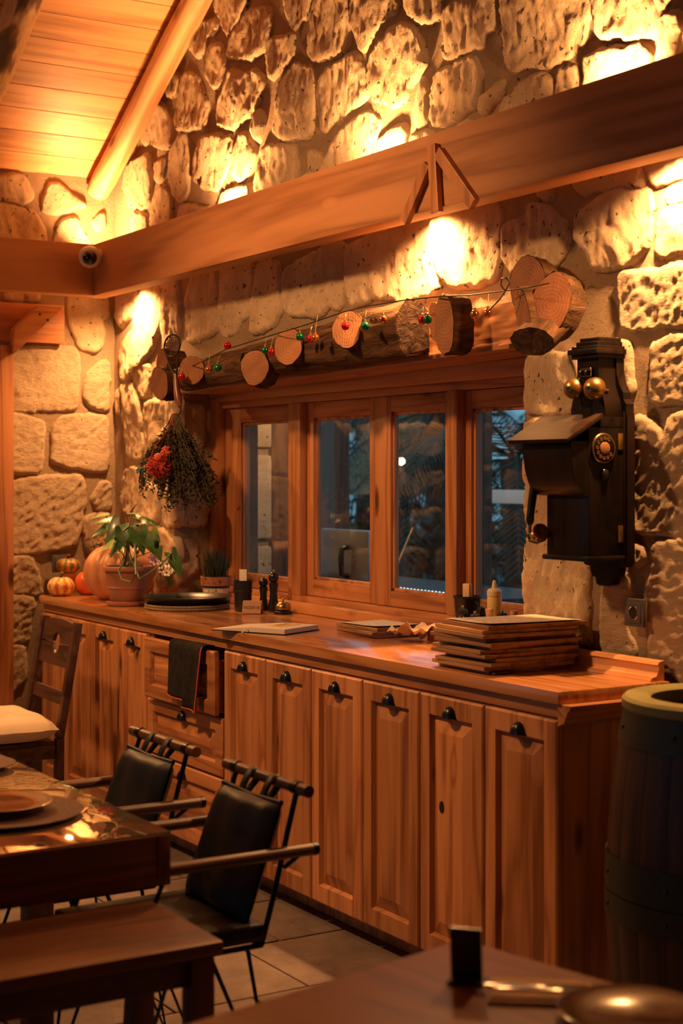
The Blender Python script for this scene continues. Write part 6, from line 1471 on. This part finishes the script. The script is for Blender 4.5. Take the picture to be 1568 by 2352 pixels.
# stone pier and posts just outside the left pane
M['pierstone'] = stonemat('pier_stone', (0.62, 0.52, 0.38), (0.48, 0.38, 0.27), bump=0.8, bdist=0.015)
pr_ = thing('stone_pier', 'stone pier just outside the left window pane', 'pier', (-7.75, 3.98, -0.15))
MB().box(-0.14, 0.14, -0.22, 0.22, 0, 3.0).build('mortar_core', M['mortar'], pr_)
for k, (z0, z1) in enumerate(((0.1, .5), (.53, .98), (1.02, 1.35), (1.39, 1.86), (1.90, 2.3), (2.34, 2.9))): MB().box(-0.155, 0.16, -0.235, 0.235, z0, z1, 0.02).build('stone', M['pierstone'], pr_, smooth=40)
M['weather'] = wood('weathered_wood', (0.16, 0.085, 0.05), (0.09, 0.045, 0.028), 'Z', 0.6)
for lab, px, y, w_ in (('dark timber post right of the stone pier outside', 636, 4.35, .10), ('broad dark timber post behind the second pane', 760, 5.6, .30), ):
    p = aty(px, 1200, y); tag(MB().box(-w_/2, w_/2, -.06, .06, 0, 3.0, .004).build('timber_post', M['weather'], smooth=30, loc=(p.x, p.y, -0.15)), lab, 'post')
p = aty(1100, 1200, 4.95); tag(MB().box(-.05, .05, -.05, .05, 0, 3.0, .004).build('timber_post', M['weather'], smooth=30, loc=(p.x, p.y, -0.15)), 'light timber bar standing in for a reflection in the right pane', 'post')  # solid post stands in for a reflection in the glass
# steel grill hood
p = aty(797, 1336, 4.35); gh = thing('steel_grill', 'steel outdoor grill hood with a black handle seen through the window', 'grill', (p.x, p.y, -0.15))
M['ssteel'] = plain('brushed_steel', (0.42, 0.45, 0.47), 0.32, 0.9, var=0.12, scale=6)
hx0, hx1 = aty(735, 1300, 4.35).x-p.x, aty(846, 1300, 4.35).x-p.x; MB().box(hx0, hx1, -.0, .06, 1.18, 1.455, .012).build('hood', M['ssteel'], gh, smooth=40); MB().box(-.40, 1.35, -.10, .48, 0.95, 1.178, .006).build('cabinet', M['matteblack'], gh, smooth=30); MB().box(-.40, 1.35, -.08, .48, 0, 0.948, .006).build('base', M['matteblack'], gh, smooth=30)
MB().tube([(-0.02+.03, -.005, 1.21), (-0.02+.03, -.04, 1.22), (-0.02+.03, -.045, 1.30), (-0.02+.03, -.04, 1.355), (.01, -.005, 1.365)], .016, 10).build('handle', M['black'], gh, smooth=60)
# row of small cold lights along its edge
lt = emitmat('cold_led', (0.75, 0.9, 1.0), 1.3); ls = thing('string_light', 'row of tiny cold lights along the grill edge outside', 'string light', (aty(790, 1340, 4.28).x, 4.28, 1.0345))
a_, b_ = aty(790, 1340, 4.28), aty(1046, 1326, 4.28); a_.z = b_.z = 1.0345
MB().tube([Vector((0, 0, 0)), b_-a_], 0.004, 6).build('cable', M['wire'], ls)
for k in range(34): MB().sphere((b_-a_)*(k/33.0)+Vector((0, -0.006, 0)), 0.0062, 8, 6).build('light_bead', lt, ls, smooth=180)
# stick leaning outside and paper tips at the glass
tag(MB().tube([Vector((aty(896, 1345, 4.5).x, 4.5, 1.034)), aty(948, 1212, 4.6)], 0.005, 8).build('wooden_stick', plain('pale_stick', (0.75, 0.55, 0.32), 0.6), smooth=60), 'thin pale stick leaning outside the third pane', 'stick')
for lab, px, py, h in (('taller cream paper tip behind the third pane', 967, 1366, .065), ('lower cream paper tip at the right of the third pane', 1018, 1372, .04)):
    q = aty(px, py, 3.60); tag(MB().add([(-.035, 0, 0), (.035, 0, 0), (.03, 0.012, h*.6), (0, 0.016, h), (-.03, .012, h*.6), (-.035, .02, 0), (.035, .02, 0)], [(0, 1, 2, 3, 4), (5, 4, 3, 2, 6), (0, 4, 5), (1, 6, 2), (0, 5, 6, 1)]).build('paper_tip', M['card'], loc=(q.x, q.y, 1.04+.02)), lab, 'paper')
tag(MB().box(-6.6, -4.2, 3.565, 3.72, 1.02, 1.058, .004).build('outer_sill', M['weather'], smooth=30), 'weathered outer window sill behind the panes', 'sill')
# thatched parasol with a lamp
p = aty(925, 1180, 9.0); pa = thing('thatched_parasol', 'thatched parasol with a glowing bulb seen through the third pane', 'parasol', (p.x, p.y, -0.15))
MB().tube([(0, 0, 0), (0, 0, 2.6)], .04, 10).build('pole', M['weather'], pa, smooth=60)
MB().lathe([(.75, 1.55), (.55, 1.95), (.32, 2.35), (.10, 2.72), (1e-5, 2.78)], 24, cap=False).build('thatch', plain('thatch', (0.28, 0.17, 0.09), 0.9, var=0.5, scale=20, bump=0.8, bscale=30), pa, smooth=60)
q = aty(921, 1060, 8.1); lb = thing('yard_bulb', 'round warm glowing bulb outside the third pane', 'bulb', q)
MB().sphere((0, 0, 0), .035, 14, 10).build('glass_bulb', emitmat('warm_bulb', (1.0, 0.72, 0.36), 9.0), lb, smooth=180); MB().tube([(0, 0, .03), (0, 0, 0.9)], .006, 6).build('cord', M['wire'], lb)
lamp_point('yard_lamp_light', (q.x+0.05, q.y-0.12, q.z), 1.5, 0.05)
lamp_point('pier_fill_light', (-6.9, 3.95, 2.3), 45, 0.05)  # unseen lamp, added with its body below to warm the stone pier
el = thing('pier_fill_lamp', 'small lamp added outside to light the stone pier', 'lamp', (-6.9, 3.95, 2.36)); MB().lathe([(0.06, 0.0), (0.05, 0.05), (0.02, 0.08), (0.01, 0.09)], 16).build('shade', M['matteblack'], el, smooth=40); MB().tube([(0, 0, 0.085), (0, 0, 0.15), (0, -0.23, 0.15)], 0.008, 8).build('arm', M['matteblack'], el, smooth=60)
# palms and shrubs
M['frond'] = plain('palm_frond', (0.035, 0.055, 0.04), 0.6, var=0.4, scale=3); M['trunk'] = plain('palm_trunk', (0.06, 0.05, 0.04), 0.9, var=0.4, bump=0.8, bscale=20)
rt2 = random.Random(21)
def palm(label, px, y, h, n=16, L_=1.7):
    p = aty(px, 1200, y); t = thing('palm_tree', label, 'palm', (p.x, p.y, -0.15), group='palms in the yard')
    MB().tube([(0, 0, 0), (.05, 0, h*.5), (0, 0, h)], [.13, .11, .12], 12).build('trunk', M['trunk'], t, smooth=60)
    for k in range(n):
        a = 2*PI*k/n+rt2.uniform(-.2, .2); el_ = rt2.uniform(-.2, 1.0); d = Vector((math.cos(a), math.sin(a), 0)); mb = MB(); P = []
        for j in range(11):
            s = j/10; P.append(Vector((0, 0, h))+d*(L_*s*math.cos(el_)*.95)+Vector((0, 0, L_*(math.sin(el_)*s-0.75*s*s))))
        mb.tube(P, [.014*(1-.8*j/10) for j in range(11)], 5)
        sd = d.cross(Vector((0, 0, 1))).normalized()
        for j in range(2, 44):
            s = j/44; f = s*10; i = min(9, int(f)); b_ = P[i].lerp(P[i+1], f-i); tn = (P[i+1]-P[i]).normalized(); l = .42*math.sin(PI*min(1, s*.9+.08))**.6
            for w_ in (-1, 1):
                e = b_+sd*w_*l*.75+tn*l*.5+Vector((0, 0, -.20*l-.1*l*rt2.random())); mb.add([b_-tn*.010, b_+tn*.012, e], [(0, 1, 2)])
        mb.build('frond', M['frond'], t)
    return t
palm('tall palm behind the third pane with hanging fronds', 1000, 8.2, 2.35, 16, 1.9); palm('palm behind the right pane with spread fronds', 1185, 7.0, 1.85, 15, 1.6); palm('dark palm far behind the second pane', 830, 12.0, 3.1, 14, 2.1)
M['shrub'] = plain('dark_shrub', (0.03, 0.045, 0.032), 0.7, var=0.5, scale=4)
def shrub(label, px, y, r, h, n=420):
    p = aty(px, 1200, y); t = thing('shrub', label, 'shrub', (p.x, p.y, -0.15), group='dark shrubs in the yard'); mb = MB(); st = MB()
    for i in range(n):
        a, b = rt2.uniform(0, 2*PI), rt2.uniform(-.9, 1); q = Vector((math.cos(a)*r*math.sqrt(1-b*b*.8), math.sin(a)*r*math.sqrt(1-b*b*.8), h*.5+b*h*.5))*rt2.uniform(.75, 1.02)
        d = Vector((rt2.gauss(0, 1), rt2.gauss(0, 1), rt2.gauss(0, 1))).normalized(); s = d.orthogonal().normalized(); l = rt2.uniform(.10, .22)
        mb.add([q, q+d*l*.5+s*l*.28, q+d*l, q+d*l*.5-s*l*.28], [(0, 1, 2, 3)])
    for k in range(7): a = k*.9; st.tube([(0, 0, 0), (math.cos(a)*r*.4, math.sin(a)*r*.4, h*.6)], [.025, .01], 5)
    tag(mb.build('foliage', M['shrub'], t), kind='stuff'); st.build('stems', M['trunk'], t)
for a_ in (('low dark shrub behind the steel grill', 860, 7.2, .8, 1.55), ('wide dark shrub behind the third pane', 1010, 11, 1.6, 1.5), ('tall dark shrub behind the second pane', 770, 10, 1.5, 3.4, 360), ('dark shrub low behind the right pane', 1180, 9, 1.0, 1.5), ('tall dark hedge far behind the right pane', 1230, 15, 2.6, 4.2, 420), ('tall dark hedge far behind the third pane', 1060, 19, 3.0, 3.4, 380), ('dark hedge far behind the first pane', 640, 14, 2.5, 3.4, 380)): shrub(*a_)
# white rail and pale parked shape beyond
a_, b_ = aty(1118, 1140, 6.2), aty(1230, 1138, 6.2)
wr = thing('white_rail', 'white horizontal rail outside the right pane', 'rail', (a_.x, a_.y, -0.15)); d_ = b_.x-a_.x
MB().box(0, d_, -.03, .03, a_.z+.15-.045, a_.z+.15+.045, .01).build('rail_bar', M['whiteplastic'], wr, smooth=30); MB().box(d_-.06, d_, -.03, .03, 0, a_.z+.15-.046).build('rail_post', M['whiteplastic'], wr)
p = aty(960, 1190, 26.0); tag(MB().box(-2.2, 2.2, -.5, .5, 0, 1.15, .25).build('pale_wall', plain('pale_render', (0.5, 0.5, 0.5), 0.8), smooth=40, loc=(p.x, p.y, -0.15)), 'low pale rendered block far out in the yard', 'block')
